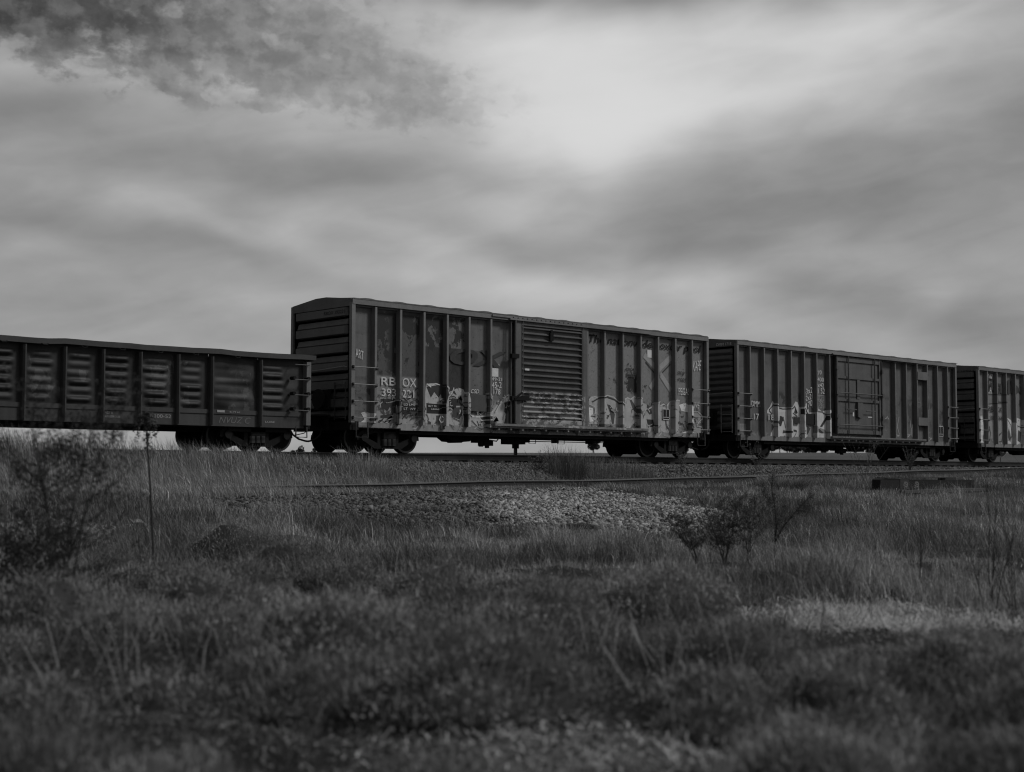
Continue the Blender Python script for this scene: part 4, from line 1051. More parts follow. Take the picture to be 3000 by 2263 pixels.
# ---------------------------------------------------------------- vegetation
def veg_mat(name, base, rough=.8, amp=.5):
    m, b = newmat(name, rough, 0, .15)
    co = coords()
    v = attr('tone')*base*(1.0 + (noise(co, .9, 4, .6)-.5)*amp*1.6)
    NT.links.new(grey(v), b.inputs['Base Color'])
    tr = NT.nodes.new('ShaderNodeBsdfTranslucent'); NT.links.new(grey(v*.8), tr.inputs[0])
    mx = NT.nodes.new('ShaderNodeMixShader'); mx.inputs[0].default_value = .18
    NT.links.new(b.outputs[0], mx.inputs[1]); NT.links.new(tr.outputs[0], mx.inputs[2])
    NT.links.new(mx.outputs[0], NT.nodes['Material Output'].inputs[0])
    return m
M_grass = veg_mat('dry_grass', .235); M_herb = veg_mat('herb_leaf', .21, .8, .35); M_dark = veg_mat('dark_leaf', .08); M_straw = veg_mat('straw', .50); M_dim = veg_mat('darker_leaf', .045)  # M_dim: darker leaf colour of the bushes at the left edge
M_stem = gm('weed_stem', .035, .9, ((8, .3),)); M_stem2 = gm('bare_twig', .10, .9, ((8, .3),))

def blades(P, h, w, bend, az=None, tones=None, droop=.35):
    """curved tapering blades: returns verts, quads, tris, tones"""
    n = len(P)
    az = rng.uniform(0, 6.283, n) if az is None else az
    d = np.stack([np.cos(az), np.sin(az), np.zeros(n)], 1)
    fa = rng.uniform(0, 6.283, n); s = np.stack([np.cos(fa), np.sin(fa), np.zeros(n)], 1)*(w/2)[:, None]
    up = np.array([0, 0, 1.0])
    m1 = P + up*(h*.55)[:, None] + d*(h*bend*.3)[:, None]
    tp = P + up*(h*(1-droop*bend))[:, None] + d*(h*bend)[:, None]
    V = np.stack([P-s, P+s, m1+s*.75, m1-s*.75, tp], 1).reshape(-1, 3)
    i = np.arange(n)*5
    Q = np.stack([i, i+1, i+2, i+3], 1); T = np.stack([i+3, i+2, i+4], 1)
    tones = rng.uniform(.5, 1.5, n) if tones is None else tones
    return V, Q, T, np.repeat(tones, 5)
def leaves(P, size, tones=None, flat=.6):
    n = len(P)
    a = rng.normal(size=(n, 3)); a[:, 2] *= flat; a /= np.linalg.norm(a, axis=1)[:, None]
    b = np.cross(a, rng.normal(size=(n, 3))); b /= np.linalg.norm(b, axis=1)[:, None]
    l = (size*.5)[:, None]; w = (size*.25)[:, None]
    V = np.stack([P-a*l, P+b*w, P+a*l, P-b*w], 1).reshape(-1, 3)
    Q = np.arange(n*4).reshape(n, 4)
    tones = rng.uniform(.5, 1.5, n) if tones is None else tones
    return V, Q, np.repeat(tones, 4)
def frustum_pts(n, d0, d1, power, spread=.40):
    """scatter over the ground seen from the field, closer spacing nearer the viewer"""
    u = rng.uniform(0, 1, n)
    if abs(power-1) < 1e-6: d = d0*(d1/d0)**u
    else: d = (d0**(1-power) + u*(d1**(1-power)-d0**(1-power)))**(1/(1-power))
    s = rng.uniform(-spread, spread, n)*d
    f = np.array([math.sin(YAW), math.cos(YAW)]); r = np.array([math.cos(YAW), -math.sin(YAW)])
    p = CAM[:2] + f*d[:, None] + r*s[:, None]
    return p[:, 0], p[:, 1], d, s/d*4080+1500          # last: bearing expressed in photograph columns
def V3(x, y, dz=0): return np.stack([x, y, ground(x, y)+dz], 1)

bare = lambda x, y: np.clip(1.4*np.exp(-(((x+13.1)/1.3)**2+((y+24.5)/1.2)**2)) + 1.3*np.exp(-(((x+14.0)/.8)**2+((y+26.0)/.8)**2)) + 1.3*np.exp(-(((x+19.2)/.75)**2+((y+27.0)/.6)**2))
    + 1.2*np.exp(-(((x+18.0)/.55)**2+((y+27.9)/.45)**2)) + np.exp(-(((x+13.3)/1.0)**2+((y+10.6)/1.0)**2)), 0, 1)
# meadow between the viewer and the siding
n = 560000
x, y, d, u = frustum_pts(n, 5.0, 66, .7)
k1, k2 = gravel_mask(x, y)
tall = fb(x*.45, y*.45, 3)
patch = fb(x*1.6+9, y*1.6, 3)
keep = (y < -5.05) & (rng.uniform(0, 1, n) > np.maximum(k1*.975, k2*.93)) & (rng.uniform(0, 1, n) > bare(x, y)*.93) & (patch + rng.uniform(-.2, .2, n) > .40)
x, y, d, u, tall, patch = [q[keep] for q in (x, y, d, u, tall, patch)]
g1_, g2_ = gravel_mask(x, y)
h = (.10 + .28*np.clip(tall*1.6-.3, 0, 1))*rng.uniform(.5, 1.3, len(x))*(1-.8*np.clip((g1_+g2_)*1.3, 0, 1))
h = h*np.interp(d, [5, 12, 20, 44], [.55, .8, 1.0, 1.05])
h[(rng.uniform(0, 1, len(x)) < .012)] *= 2.0
w = np.interp(d, [5, 15, 44, 66], [.005, .006, .012, .018])*rng.uniform(.6, 1.3, len(x))
tn = (.55+.9*fb(x*.8, y*.8, 3))*rng.uniform(.5, 1.5, len(x)); tn[rng.uniform(0, 1, len(x)) < .07] *= 2.0
tn *= .55+.75*ss(.38, .58, fb(x*.55+20, y*.55+3, 4))
tn *= 1-.45*ss(14, 9, d)*ss(2500, 1900, u)  # near grass toned down as painted shade in the gaps between weed mounds
h *= 1-.75*np.clip(bare(x, y)*1.5, 0, 1)
h *= np.where((u > 2300) & (u < 2760) & (d > 8) & (d < 12.6), .35, 1.0)*np.where((y > -7.0) & (((x > -5) & (x < -.3)) | ((x > 3.5) & (x < 12))), .45, 1.0)
h *= np.interp(d, [5.2, 7.5], [.45, 1.0])*(1-.45*ss(14, 9, d)*ss(2500, 2000, u))
h *= .55+.9*ss(.35, .65, fb(x*1.4+2, y*1.4+8, 3))
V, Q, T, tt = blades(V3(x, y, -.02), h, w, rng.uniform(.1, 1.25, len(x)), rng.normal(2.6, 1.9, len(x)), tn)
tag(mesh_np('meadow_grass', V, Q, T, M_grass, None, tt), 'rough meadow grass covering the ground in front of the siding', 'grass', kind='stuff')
# tall grass round the siding and below the train
n = 300000
x = rng.uniform(-16, 46, n); y = rng.uniform(-5.6, .35, n)
tallk = np.interp(x, [-16, -10, -4, 0, 5, 10, 46], [1.2, 1.0, .62, .36, .26, .22, .22])
dens = np.interp(x, [-16, -2, 2, 6, 10, 14, 46], [1, 1, 1, .85, .30, .18, .12])
slope = ss(-2.6, -.6, y)
dens = dens*(1-ss(-1.5, -.7, y)*np.interp(x, [-16, -4, 0, 5, 9, 46], [.0, .2, .5, .6, .9, .97]))*(1-slope*np.interp(x, [-16, 4, 9, 46], [0, .15, .9, .95]))
dens = np.where(y < -4.3, np.maximum(dens, .62), dens)
dens = dens*np.interp(fb(x*.7, y*1.1, 3), [.25, .45, .7], [.25, .8, 1.0])
dens = np.where((y > -4.9) & (y < -4.1) & ((x < -.6) & (x > -4.5) | (x > 4)), dens*.3, dens)
keep = rng.uniform(0, 1, n) < dens
x, y, tallk = x[keep], y[keep], tallk[keep]
h = tallk*rng.uniform(.3, 1.15, len(x))*(.55+.8*fb(x*.9, y*.9, 3))*(1-.35*ss(-1.5, 0, y)*ss(-6, 0, x)) 
h = np.where(y < -4.6, np.minimum(h, np.interp(x, [-16, -8, 0, 5, 46], [.45, .3, .14, .22, .34])*rng.uniform(.5, 1.3, len(x))), h)
h = np.where((y >= -4.6) & (y < -3.6), np.minimum(h, np.interp(x, [-16, -6, -3, 3, 46], [.5, .32, .2, .12, .14])*rng.uniform(.6, 1.5, len(x))), h)
w = rng.uniform(.007, .014, len(x))
tn = 1.25*rng.uniform(.45, 1.45, len(x))*(.6+.8*fb(x*.8, y*1.4, 3)); tn[rng.uniform(0, 1, len(x)) < .08] *= 1.9
V, Q, T, tt = blades(V3(x, y, -.02), h, w, rng.uniform(.1, .75, len(x)), rng.normal(2.9, .9, len(x)), tn)
tag(mesh_np('trackside_grass', V, Q, T, M_grass, None, tt), 'tall feathery grass growing between the siding and the train', 'grass', kind='stuff')
n = 3200
x = rng.uniform(-16, -2.5, n); y = rng.uniform(-2.2, .3, n)
V, Q, T, tt = blades(V3(x, y, -.02), rng.uniform(.5, 1.0, n)*np.interp(x, [-16, -7, -2.5], [1.15, .95, .6]), rng.uniform(.006, .011, n), rng.uniform(.1, .5, n), rng.normal(2.9, .7, n))
tag(mesh_np('seeding_grass', V, Q, T, M_grass, None, tt), 'tall thin seeding grass stems rising against the gondola wheels', 'grass', kind='stuff')
# grass beyond the line, seen under the cars
n = 50000
x = rng.uniform(-14, 60, n); y = rng.uniform(3.6, 9, n)
V, Q, T, tt = blades(V3(x, y, -.02), rng.uniform(.15, .55, n)*(.4+fb(x*.4, y*.4, 3)), rng.uniform(.008, .016, n), rng.uniform(.1, .8, n))
tag(mesh_np('far_side_grass', V, Q, T, M_grass, None, tt), 'thin grass growing behind the running line', 'grass', kind='stuff')
# low leafy weeds in mounds, near the viewer
nm = 420
mx_, my_, md, mu = frustum_pts(nm, 4.7, 20, .75)
kk = gravel_mask(mx_, my_)[0]
sel = ~((mu > 2150) & (mu < 2780) & (md > 7.4) & (md < 12.8)) & ~((mu > 1330) & (mu < 1880) & (md < 6.6)) & ~((mu > 2560) & (mu < 2860) & (md < 6.4)) & (fb(mx_*.8, my_*.8, 2) > .40) & (kk < .3) & (bare(mx_, my_) < .35) & ((mu < 1900) | (md < 10.5)) & ((md < 13.5) | (mu < 900))
Vs = []; Qs = []; Ts = []; TR = []; off = 0
def lumpy(dirs, seed, R_, H_):
    # direction on the unit dome -> surface point of an irregular low bush
    l = .62 + .75*fb(dirs[:, 0]*2.6+seed*3.1+40, dirs[:, 1]*2.6+dirs[:, 2]*2.2+seed*1.7+40, 3)
    return dirs*np.array([R_, R_, H_])*l[:, None]
for cx, cy, dd in zip(mx_[sel], my_[sel], md[sel]):
    R_ = rng.uniform(.25, .70)*np.interp(dd, [5, 9], [.7, 1]); H_ = R_*rng.uniform(.45, .85); sd_ = rng.uniform(0, 50)
    g0 = float(ground(cx, cy))-.05
    # opaque inner core, coloured dark to stand in for shade between the leaves
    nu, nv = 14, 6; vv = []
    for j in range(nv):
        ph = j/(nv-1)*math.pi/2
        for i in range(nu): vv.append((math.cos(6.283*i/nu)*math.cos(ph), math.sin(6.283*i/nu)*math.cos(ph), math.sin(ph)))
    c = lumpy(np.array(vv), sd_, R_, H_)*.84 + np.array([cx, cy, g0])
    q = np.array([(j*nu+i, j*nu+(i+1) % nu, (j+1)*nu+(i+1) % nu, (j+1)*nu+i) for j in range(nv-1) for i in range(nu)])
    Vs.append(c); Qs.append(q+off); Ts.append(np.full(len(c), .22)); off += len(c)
    k = int(2400*(R_/.4)**2*np.interp(dd, [5, 18], [1, .6]))
    a = rng.uniform(0, 6.283, k); sp = rng.uniform(0, 1, k)**.8; cp_ = np.sqrt(1-sp*sp)
    dirs = np.stack([np.cos(a)*cp_, np.sin(a)*cp_, sp], 1)
    P = lumpy(dirs, sd_, R_, H_)*(rng.uniform(.80, 1.02, k))[:, None]
    P = P + np.array([cx, cy, g0])
    bt = rng.uniform(.62, 1.4); j = k//2
    V, Q, T_, tt = blades(P[:j], rng.uniform(.02, .085, j), rng.uniform(.005, .010, j), rng.uniform(.2, 1.2, j), a[:j]+rng.normal(0, 1.2, j), rng.uniform(.6, 1.35, j)*bt)
    TR.append(T_+off)
    Vs.append(V); Qs.append(Q+off); Ts.append(tt); off += len(V)
    V, Q, tt = leaves(P[j:], rng.uniform(.012, .034, k-j), rng.uniform(.65, 1.3, k-j)*bt, 1.2)
    Vs.append(V); Qs.append(Q+off); Ts.append(tt); off += len(V)
tag(mesh_np('weed_cover', np.concatenate(Vs), np.concatenate(Qs), np.concatenate(TR), M_herb, None, np.concatenate(Ts)), 'low mounds of soft feathery weeds in the blurred foreground', 'weeds', kind='stuff')
# flattened pale straw
def straw(cx, cy, ra, rb, n, label, q=1.0):
    a = rng.normal(0, .5, n)*ra; b_ = rng.normal(0, .5, n)*rb
    x = cx+.688*a+.726*b_; y = cy+.726*a-.688*b_
    P = V3(x, y, 0)+np.stack([np.zeros(n), np.zeros(n), rng.uniform(.01, .10, n)*q], 1)
    az = rng.uniform(0, 6.28, n); l = rng.uniform(.06, .22, n)*q; t = rng.normal(0, .35, n)
    d = np.stack([np.cos(az)*np.cos(t), np.sin(az)*np.cos(t), np.sin(t)], 1)*l[:, None]
    s = np.stack([-np.sin(az), np.cos(az), np.zeros(n)], 1)*.003
    V = np.stack([P-s, P+s, P+d+s*.6, P+d-s*.6], 1).reshape(-1, 3)
    return tag(mesh_np('dry_straw', V, np.arange(n*4).reshape(n, 4), None, M_straw, None, np.repeat(rng.uniform(.4, 1.5, n), 4)), label, 'dry straw', kind='stuff')
straw(-12.9, -24.2, 1.3, .95, 6500, 'large pale patch of flattened straw in the meadow at the right')
straw(-13.5, -25.6, .5, .9, 1600, 'narrow streak of bleached straw beside the big pale patch')
straw(-19.0, -26.8, .6, 1.1, 1200, 'pale bare spot with straw at the bottom edge of the field', .35)
straw(-17.7, -27.8, .3, .4, 300, 'small pale straw spot low in the right corner', .35)
straw(-13.3, -10.6, .9, .8, 500, 'pale dead stalks lying beyond the dark bush on the left')

# fallen leaves and crumbs on the soil
n = 70000
x, y, d, u = frustum_pts(n, 4.8, 15, .9)
V, Q, tt = leaves(V3(x, y, .012), rng.uniform(.01, .035, n), rng.uniform(.2, 1.5, n)*(.5+fb(x*2, y*2, 3)), .5)
tag(mesh_np('ground_litter', V, Q, None, M_grass, None, tt*.8), 'scattered dead leaves and crumbs lying on the soil between the weeds', 'litter', kind='stuff')
# long bleached blades scattered through the weeds
n = 5200
x, y, d, u = frustum_pts(n, 5.2, 24, 1.0)
k = (d > 6.8) & (gravel_mask(x, y)[0] < .4) & (fb(x*1.3, y*1.3, 3) > .42)
x, y, d = x[k], y[k], d[k]
V, Q, T, tt = blades(V3(x, y, 0), rng.uniform(.2, .6, len(x)), rng.uniform(.003, .008, len(x)), rng.uniform(.4, 1.3, len(x)), None, rng.uniform(.3, 1.1, len(x)))
tag(mesh_np('bleached_grass', V, Q, T, M_straw, None, tt*.6), 'long bleached dead blades leaning through the foreground weeds', 'dead grass', kind='stuff')

# individual plants -------------------------------------------------
def weed(name, label, cat, u, depth, height, stems, leaf, nleaf, spread, mat, group=None, bushy=.5, lean=(0, 0), stem_mat=None, thick=.008, pos=None, clump=.10):
    x0, y0 = pos if pos else at(u, depth)
    z0 = float(ground(x0, y0))-.03
    root = tag(empty(name, (x0, y0, z0)), label, cat, group)
    b = MB(); LP = []
    for s in range(stems):
        a = rng.uniform(0, 6.283); sp = spread*rng.uniform(.3, 1.0); hh = height*rng.uniform(.7, 1.0) if s else height
        pts = []
        for k in range(6):
            t = k/5
            pts.append(Vector((math.cos(a)*sp*t**1.4*1.0 + lean[0]*t*t + rng.normal(0, .012)*height, math.sin(a)*sp*t**1.4 + lean[1]*t*t + rng.normal(0, .012)*height, hh*t)))
        b.tube(pts, [thick*(1-.75*k/5) for k in range(6)], 5)
        for q in range(int(4+bushy*8)):
            t = rng.uniform(.3, .98); i = min(int(t*5), 4); p = pts[i].lerp(pts[i+1], t*5-i)
            aa = rng.uniform(0, 6.283); l = height*rng.uniform(.10, .30)*(1.15-t*.6)
            e = p + Vector((math.cos(aa)*l, math.sin(aa)*l, l*rng.uniform(.3, 1.1)))
            mid = p.lerp(e, .5)+Vector((0, 0, -l*.08))
            b.tube([p, mid, e], [thick*.45, thick*.35, thick*.2], 4, False)
            LP.append((e, l)); LP.append((mid, l*.8))
        LP.append((pts[-1], height*.12))
    b.build('stem', stem_mat or M_stem, root)
    if nleaf:
        k = max(1, nleaf//len(LP)); P = []
        for e, l in LP: P.append(np.array(e)[None]+rng.normal(0, 1, (k, 3))*np.array([clump, clump, clump*1.2])*height*.35)
        P = np.concatenate(P); P[:, 2] = np.maximum(P[:, 2], .02)
        V, Q, tt = leaves(P, rng.uniform(.6, 1.3, len(P))*leaf, None, 1.2)
        mesh_np('foliage', V, Q, None, mat, root, tt)
    return root
weed('leafy_weed', 'tallest dark blurred bush, standing close at the left edge', 'bush', 185, 9.8, 1.95, 8, .024, 7500, .42, M_dim, None, 1.2, thick=.008, clump=.05)
weed('leafy_weed', 'dark leafy weed cut by the left edge of the picture', 'bush', 30, 10.5, .95, 6, .03, 3000, .5, M_dim, None, 1.0, thick=.009, clump=.06)
weed('leafy_weed', 'broad dark weed behind the tall blurred bush at the left', 'bush', 95, 12.5, .95, 6, .034, 1500, .55, M_dark, None, 1.1, thick=.009, clump=.06)
x0, y0 = at(437, 15.5); z0 = float(ground(x0, y0))-.03
root = tag(empty('seed_stalk', (x0, y0, z0)), 'single thin dark stalk with a drooping head in front of the gondola', 'weed')
r_ = Vector((RT[0], RT[1], 0)); st = [r_*.09, r_*.05+Vector((0, 0, .6)), r_*.01+Vector((0, 0, 1.2)), r_*-.03+Vector((0, 0, 1.62)), r_*-.035+Vector((0, 0, 1.92))]
MB().tube(st, [.013, .012, .011, .009, .005], 6).build('stem', M_stem, root)
P = []
for q, (a_, dr, ln) in enumerate(((-1, .30, .11), (1, .26, .09), (-.3, .16, .04), (.4, .42, .06), (0, 0, .0))):
    for k in range(110):
        t = rng.uniform(0, 1); P.append(np.array(st[3]*(1-t)+st[4]*t if q == 4 else st[4]+r_*(a_*ln*math.sin(t*2.2))+Vector((0, 0, .02-dr*t**1.5)))+rng.normal(0, .018, 3))
V, Q, tt = leaves(np.array(P), rng.uniform(.02, .05, len(P)), None, 1.2); mesh_np('seed_heads', V, Q, None, M_dark, root, tt)
weed('leafy_weed', 'dark many-stemmed weed right of the gravel patch', 'weed', 2120, 16.5, 1.0, 9, .021, 4600, .5, M_dark, 'dark weeds right of the gravel', 1.2, thick=.007, clump=.045)
weed('leafy_weed', 'low dark weed between the gravel patch and the many-stemmed weed', 'weed', 2040, 17.5, .72, 8, .021, 3200, .5, M_dark, 'dark weeds right of the gravel', 1.0, thick=.006, clump=.045)
weed('leafy_weed', 'slim dark weed just left of the forked sapling', 'weed', 2190, 17.0, .86, 6, .021, 2600, .3, M_dark, 'dark weeds right of the gravel', .9, thick=.006, clump=.045)
sx0, sy0 = at(2262, 18.5); sz0 = float(ground(sx0, sy0))-.03
root = tag(empty('young_sapling', (sx0, sy0, sz0)), 'small dark sapling forking to the right in the meadow', 'sapling')
b = MB(); r_ = Vector((RT[0], RT[1], 0)); LP = []
def br(pts, r0):
    pts = [r_*p[0]+Vector((0, 0, p[1]))+Vector((FW[0], FW[1], 0))*p[2] for p in pts]
    b.tube(pts, [r0*(1-.7*i/(len(pts)-1)) for i in range(len(pts))], 6)
    for i in range(len(pts)-1):
        for q in range(9): LP.append(pts[i].lerp(pts[i+1], rng.uniform(.2, 1)))
br([(0, 0, 0), (.02, .25, 0), (.05, .5, 0), (.04, .75, .02), (.0, 1.0, .05), (.02, 1.2, .05)], .014)
br([(.03, .3, 0), (.15, .52, -.03), (.3, .7, -.03), (.45, .85, 0), (.55, .93, 0)], .011)
br([(.05, .5, 0), (.12, .62, .1), (.2, .78, .12)], .006); br([(.3, .7, -.03), (.42, .72, 0), (.5, .74, 0)], .005)
br([(.04, .75, .02), (-.08, .9, .05), (-.12, 1.05, .05)], .005)
b.build('trunk', M_stem, root)
P = np.array([tuple(p) for p in LP]); P = P[P[:, 2] > .3]; P = np.repeat(P, 34, 0)+rng.normal(0, .035, (len(P)*34, 3))
V, Q, tt = leaves(P, rng.uniform(.012, .024, len(P)), None, 1.2); mesh_np('foliage', V, Q, None, M_dark, root, tt)

def twigs(label, u, depth, height, k, group=None, mat=None, spread=.3, pos=None, thick=.006, heads=True, cat='dry weed'):
    x0, y0 = pos if pos else at(u, depth); z0 = float(ground(x0, y0))-.03
    root = tag(empty('dry_weed', (x0, y0, z0)), label, cat, group)
    b = MB(); H = []
    for s in range(k):
        a = rng.uniform(0, 6.283); sp = spread*rng.uniform(.3, 1); hh = height*rng.uniform(.6, 1)
        pts = [Vector((math.cos(a)*sp*t**1.2+rng.normal(0, .008)*height, math.sin(a)*sp*t**1.2+rng.normal(0, .008)*height, hh*t)) for t in (0, .25, .5, .75, 1)]
        b.tube(pts, [thick, thick*.9, thick*.75, thick*.6, thick*.45], 4, False); H.append(pts[-1])
        for q in range(4):
            t = rng.uniform(.35, .9); i = min(int(t*4), 3); p = pts[i].lerp(pts[i+1], t*4-i); aa = rng.uniform(0, 6.283); l = height*rng.uniform(.08, .25)
            e = p+Vector((math.cos(aa)*l*.5, math.sin(aa)*l*.5, l)); b.tube([p, e], [thick*.5, thick*.35], 4, False); H.append(e)
    b.build('stem', mat or M_stem2, root)
    if heads:
        P = np.repeat(np.array([tuple(p) for p in H]), 7, 0)+rng.normal(0, .015, (len(H)*7, 3))
        V, Q, tt = leaves(P, rng.uniform(.015, .035, len(P)), None, 1.2); mesh_np('seed_heads', V, Q, None, M_grass, root, tt)
    return root
twigs('sparse bundle of tall dry stems in front of the wheels of the middle boxcar', 0, 0, 1.35, 7, 'dry weeds along the line', pos=(14.0, -3.4), spread=.45)
twigs('fan of long bare stems standing beside the dark timber near the siding', 0, 0, 1.75, 9, 'dry weeds along the line', pos=(16.3, -5.9), spread=.9)
twigs('dry bushy stems growing in front of the rear truck of the middle boxcar', 0, 0, .95, 16, 'dry weeds along the line', pos=(27.0, -1.2), spread=.5, thick=.008)
twigs('dry stems poking up before the rear wheels of the large boxcar', 0, 0, .85, 12, 'dry weeds along the line', pos=(12.6, -1.3), spread=.3)
twigs('thin dark stems standing under the brake gear of the large boxcar', 0, 0, .62, 12, 'dry weeds along the line', pos=(6.3, -.9), spread=.5, mat=M_stem)
twigs('tall bare branching twigs near the right edge of the field', 2890, 13, 1.5, 5, 'bare twigs at the right', mat=M_stem, spread=.3, heads=False, thick=.006)
twigs('shorter bare twigs at the far right edge of the field', 2975, 12, 1.25, 5, 'bare twigs at the right', mat=M_stem, spread=.3, heads=False, thick=.005)
twigs('lone thin upright twig left of the bare branching twigs', 2690, 15, .9, 2, 'bare twigs at the right', mat=M_stem, spread=.12, heads=False, thick=.005)
twigs('thin stalk rising from the weeds below the gravel patch', 1195, 13, .9, 2, None, mat=M_stem, spread=.06, heads=False, thick=.005)
x0, y0 = at(2875, 12.4); z0 = float(ground(x0, y0))
r_ = Vector((RT[0], RT[1], 0))
o = MB().tube([Vector((x0, y0, z0))+r_*-.02, Vector((x0, y0, z0+.3))+r_*.04, Vector((x0, y0, z0+.62))+r_*.16], [.009, .008, .005], 5).tube([Vector((x0, y0, z0+.3))+r_*.04, Vector((x0, y0, z0+.03))+r_*.16], [.006, .004], 5).build('broken_twig', gm('bleached_twig', .3, .8, ((9, .3),)))
tag(o, 'short bleached broken twig among the dark twigs at the right', 'twig')

def tuft(label, x0, y0, n, h, rad, tone, group, bend=(.2, .9), w=.010):
    a = rng.uniform(0, 6.283, n); rr = rad*np.sqrt(rng.uniform(0, 1, n))
    x = x0+np.cos(a)*rr; y = y0+np.sin(a)*rr
    V, Q, T, tt = blades(V3(x, y, -.03), h*rng.uniform(.5, 1.1, n), rng.uniform(.6, 1.2, n)*w, rng.uniform(*bend, n), a+rng.normal(0, .5, n), rng.uniform(.4, 1.4, n)*tone)
    return tag(mesh_np('grass_tuft', V, Q, T, M_grass, None, tt), label, 'grass tuft', group)
G_ = 'grass tufts along the line'
tuft('dense dark clump of tall grass in front of the gap below the large boxcar', 7.2, -1.25, 650, 1.05, .6, .5, G_, (.05, .75))
tuft('looser tall grass clump right beside the dense dark clump', 8.5, -1.2, 700, .75, .8, .9, G_, (.1, .6))
tuft('low spiky grass clump before the far truck of the large boxcar', 10.2, -1.3, 700, .50, .7, .9, G_, (.1, .6))
tuft('small rounded dark tuft behind the top of the gravel patch', 3.9, -4.9, 700, .30, .28, .5, G_, (.4, 1.1))
tuft('pale grass tuft at the near corner wheels of the large boxcar', -.3, -1.2, 900, .72, .8, 1.2, G_, (.1, .6))
tuft('shaggy pale grass hummock left of the dark timber', 11.6, -6.2, 1500, .48, .8, 1.35, G_, (.5, 1.3))
tuft('dark grass tuft on the shaggy hummock near the siding', 10.3, -7.2, 700, .4, .45, .5, G_, (.4, 1.2))
tuft('grass clump on the gravel edge left of the stones', -5.2, -9.3, 600, .22, .5, .8, G_, (.3, 1.0))
tuft('little dark tuft growing in the middle of the stones', -1.6, -7.9, 350, .18, .28, .55, G_, (.4, 1.1))

# ---------------------------------------------------------------- things lying about
beam_m = gm('tarred_timber', .022, .9, ((3, .3), (26, .5)), .2, .5, 50)
bx0, by0 = 13.5, -8.2
root = tag(empty('timber_beam', (bx0, by0, float(ground(bx0, by0))-.06)), 'long dark squared timber lying in the grass before the siding at the right', 'timber beam')
root.rotation_euler = (0, 0, math.atan2(-.25, 5.6))
b = MB()
b.prism([(0, .06), (1.45, .06), (1.45, .40), (.1, .42), (0, .38)], 'y', 0, .3); b.box(1.45, 5.2, .02, .28, .09, .37)
b.build('beam', beam_m, root)
b = MB(); b.box(1.0, 1.48, -.012, 0, .08, .41); b.box(.2, 3.6, -.03, .33, .425, .445); b.box(3.4, 4.2, .05, .2, .37, .45)
b.build('plank', wood, root)
br_ = MB()
for cx in (1.28, 1.92):
    for k in range(3): bar(br_, cx-.11, .24-.05*k+.0, cx+.1, .30-.05*k, .022, -.016 if cx < 1.5 else .016)
    pts = [(cx+.12*math.cos(t), .23+.085*math.sin(t)) for t in (2.2, 1.2, .3, -.6, -1.4)]
    for p, q in zip(pts[:-1], pts[1:]): bar(br_, p[0], p[1], q[0], q[1], .03, -.016 if cx < 1.5 else .016)
br_.build('chalk_mark', gm('faint_chalk', .16, .9, ((20, .8),)), root)
o = MB().box(-2.0, 2.6, -.09, .09, -.04, .05).build('weathered_plank', gm('grey_plank', .08, .9, ((2, .3), (30, .4))))
o.location = (15.2, -9.2, float(ground(15.2, -9.2))+.07); o.rotation_euler = (.02, -.01, -.05)
tag(o, 'thin pale weathered plank lying in grass in front of the dark timber', 'plank')
cx, cy = -4.2, -12.9
o = MB()
rs = [.05, .075, .08, .07, .07, .05, .03]
o.tube([(i*.13, .01*math.sin(i*2), .06+.008*math.sin(i*3)) for i in range(7)], rs, 9)
o = o.build('wood_offcut', beam_m); o.location = (cx-.35, cy+.35, float(ground(cx, cy))+.03); o.rotation_euler = (0, 0, -YAW-.05)
tag(o, 'short dark piece of broken timber lying at the foot of the gravel patch', 'wood piece')
def rock(label, x, y, s, tone, flat=.5):
    n = 12; vs_ = []; fs = []
    b = MB()
    for i in range(5):
        ph = -math.pi/2+math.pi*i/4
        for k in range(n):
            t = 2*math.pi*k/n; r = s*math.cos(ph)*rng.uniform(.8, 1.1)
            vs_.append((math.cos(t)*r, math.sin(t)*r*.8, s*flat*math.sin(ph)*rng.uniform(.9, 1.05)+s*flat*.6))
    for i in range(4):
        for k in range(n): fs.append((i*n+k, i*n+(k+1) % n, (i+1)*n+(k+1) % n, (i+1)*n+k))
    o = b.add(vs_, fs).build('rock', gm('pale_rock', tone, .8, ((9, .2), (30, .2))))
    o.location = (x, y, float(ground(x, y))-.02); tag(o, label, 'rock')
rock('white rock lying by the siding at the right edge', 33.5, -2.1, .32, .6)
rock('flat pale rock left of the white rock on the siding', 31.6, -2.2, .22, .4, .25)
rock('small pale stone in the grass behind the dark bush at the left', -11.6, -9.6, .10, .4)
# marker post beyond the track, switch-like pipe
px, py = 9.97, 3.9
root = tag(empty('marker_post', (px, py, float(ground(px, py)))), 'slim post standing behind the rails under the large boxcar', 'post')
MB().box(-.05, .05, -.04, .04, 0, .80).build('post', gm('post_grey', .10, .8), root); MB().box(-.12, .12, -.05, .05, .62, .92).build('post_cap', iron, root)
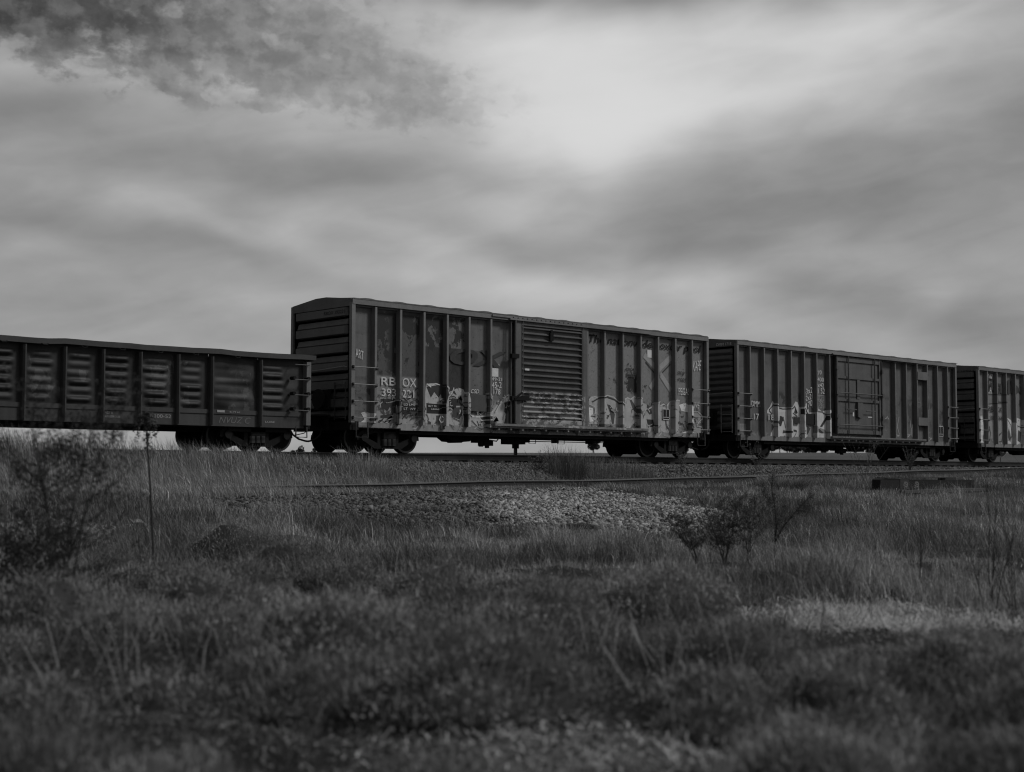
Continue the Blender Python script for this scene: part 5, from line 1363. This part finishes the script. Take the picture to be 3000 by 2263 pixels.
# stop sign far beyond the track
px, py = at(2932, 100); pz = float(ground(px, py))
root = tag(empty('stop_sign', (px, py, pz)), 'octagonal stop sign far off, seen below the rearmost boxcar', 'road sign'); root.rotation_euler = (0, 0, -YAW-R8(19))
zc = 1.08-pz
MB().tube([(0, 0, 0), (0, 0, zc+.3)], .045, 8).build('post', gm('sign_post', .12, .6), root)
oc = [(.46*math.cos(math.pi/8+math.pi/4*k), zc+.46*math.sin(math.pi/8+math.pi/4*k)) for k in range(8)]
ic = [(.41*math.cos(math.pi/8+math.pi/4*k), zc+.41*math.sin(math.pi/8+math.pi/4*k)) for k in range(8)]
MB().prism(oc, 'y', -.06, -.05).build('sign_border', P_pale, root); MB().prism(ic, 'y', -.066, -.061).build('sign_plate', gm('sign_face', .09, .5), root)
lettering('STOP', -.31, .31, zc-.13, zc+.13, P_pale, root, y=-.07, name='lettering', bold=.01)

# trees and bushes beyond
M_tree = veg_mat('distant_leaves', .06, .9, .4); M_bark = gm('bark', .05, .9)
def tree(label, u, depth, w, h, base_up, nl, ls, name='distant_tree', cat='tree', group='trees on the horizon', low=.15):
    x0, y0 = at(u, depth); z0 = float(ground(x0, y0))-.1
    root = tag(empty(name, (x0, y0, z0)), label, cat, group)
    b = MB(); b.tube([(0, 0, 0), (.01*h, 0, h*.35), (0, .02*h, h*.6)], [h*.04, h*.03, h*.015], 7)
    for q in range(5):
        a = q*1.26; b.tube([(0, 0, h*.3), (math.cos(a)*w*.2, math.sin(a)*w*.2, h*.55), (math.cos(a)*w*.33, math.sin(a)*w*.33, h*.7)], [h*.018, h*.012, h*.006], 5)
    b.build('trunk', M_bark, root)
    P = []
    for c in range(14):
        a = rng.uniform(0, 6.283); r = w*.34*math.sqrt(rng.uniform(0, 1)); zc_ = h*rng.uniform(low+.15, .84); rr = w*rng.uniform(.12, .24)
        q = rng.normal(0, 1, (nl//14, 3)); q /= np.linalg.norm(q, axis=1)[:, None]; q *= (rng.uniform(.3, 1, (len(q), 1))**.4)*rr
        q[:, 2] *= min(1.0, h/w*.8); P.append(q+np.array([math.cos(a)*r, math.sin(a)*r, zc_]))
    P = np.concatenate(P); P = P[P[:, 2] > h*low*.4]
    V, Q, tt = leaves(P, rng.uniform(.6, 1.3, len(P))*ls, None, 1.0); mesh_np('crown', V, Q, None, M_tree, root, tt)
tree('lone rounded tree on the horizon seen below the large boxcar', 1738, 600, 6.4, 7.6, 0, 2200, .95)
far_u = [(2005, 3.5, 3.2), (2262, 5, 3.6), (2285, 6, 5), (2307, 5, 4.4), (2325, 6, 4.0), (2345, 5, 3.4), (2372, 5, 3.6), (2392, 6, 3.0), (2504, 5, 5), (2552, 4, 3), (1975, 4, 3.0), (2420, 4, 2.6), (2962, 7, 6), (2985, 6, 5)]
lab = ['small tree between the wheels where the two boxcars meet', 'leftmost low tree of the row below the middle boxcar', 'tallest tree of the row below the middle boxcar', 'rounded tree right of the tallest one below the middle boxcar',
       'broad tree in the middle of the row below the middle boxcar', 'lower tree right of the broad one below the middle boxcar', 'isolated bush-like tree before the brake rods of the middle boxcar', 'flat-topped tree right of the isolated one below the middle boxcar',
       'tree showing by the brake reservoir of the middle boxcar', 'small tree just left of the rear truck of the middle boxcar', 'tiny tree behind the rear wheels of the large boxcar', 'lowest tree at the end of the row below the middle boxcar',
       'dark tree right of the stop sign below the rearmost boxcar', 'dark tree at the right edge below the rearmost boxcar']
for (u_, w_, h_), l_ in zip(far_u, lab): tree(l_, u_, 590, w_*1.1, h_*1.15, 0, 800, .95)
tree('leafy bush seen left of the coupler hoses', 872, 80, 1.1, 1.75, 0, 1500, .12, 'roadside_bush', 'bush', 'bushes behind the couplers')
tree('leafy bush seen right of the coupler hoses', 928, 80, 1.0, 1.85, 0, 1500, .12, 'roadside_bush', 'bush', 'bushes behind the couplers')
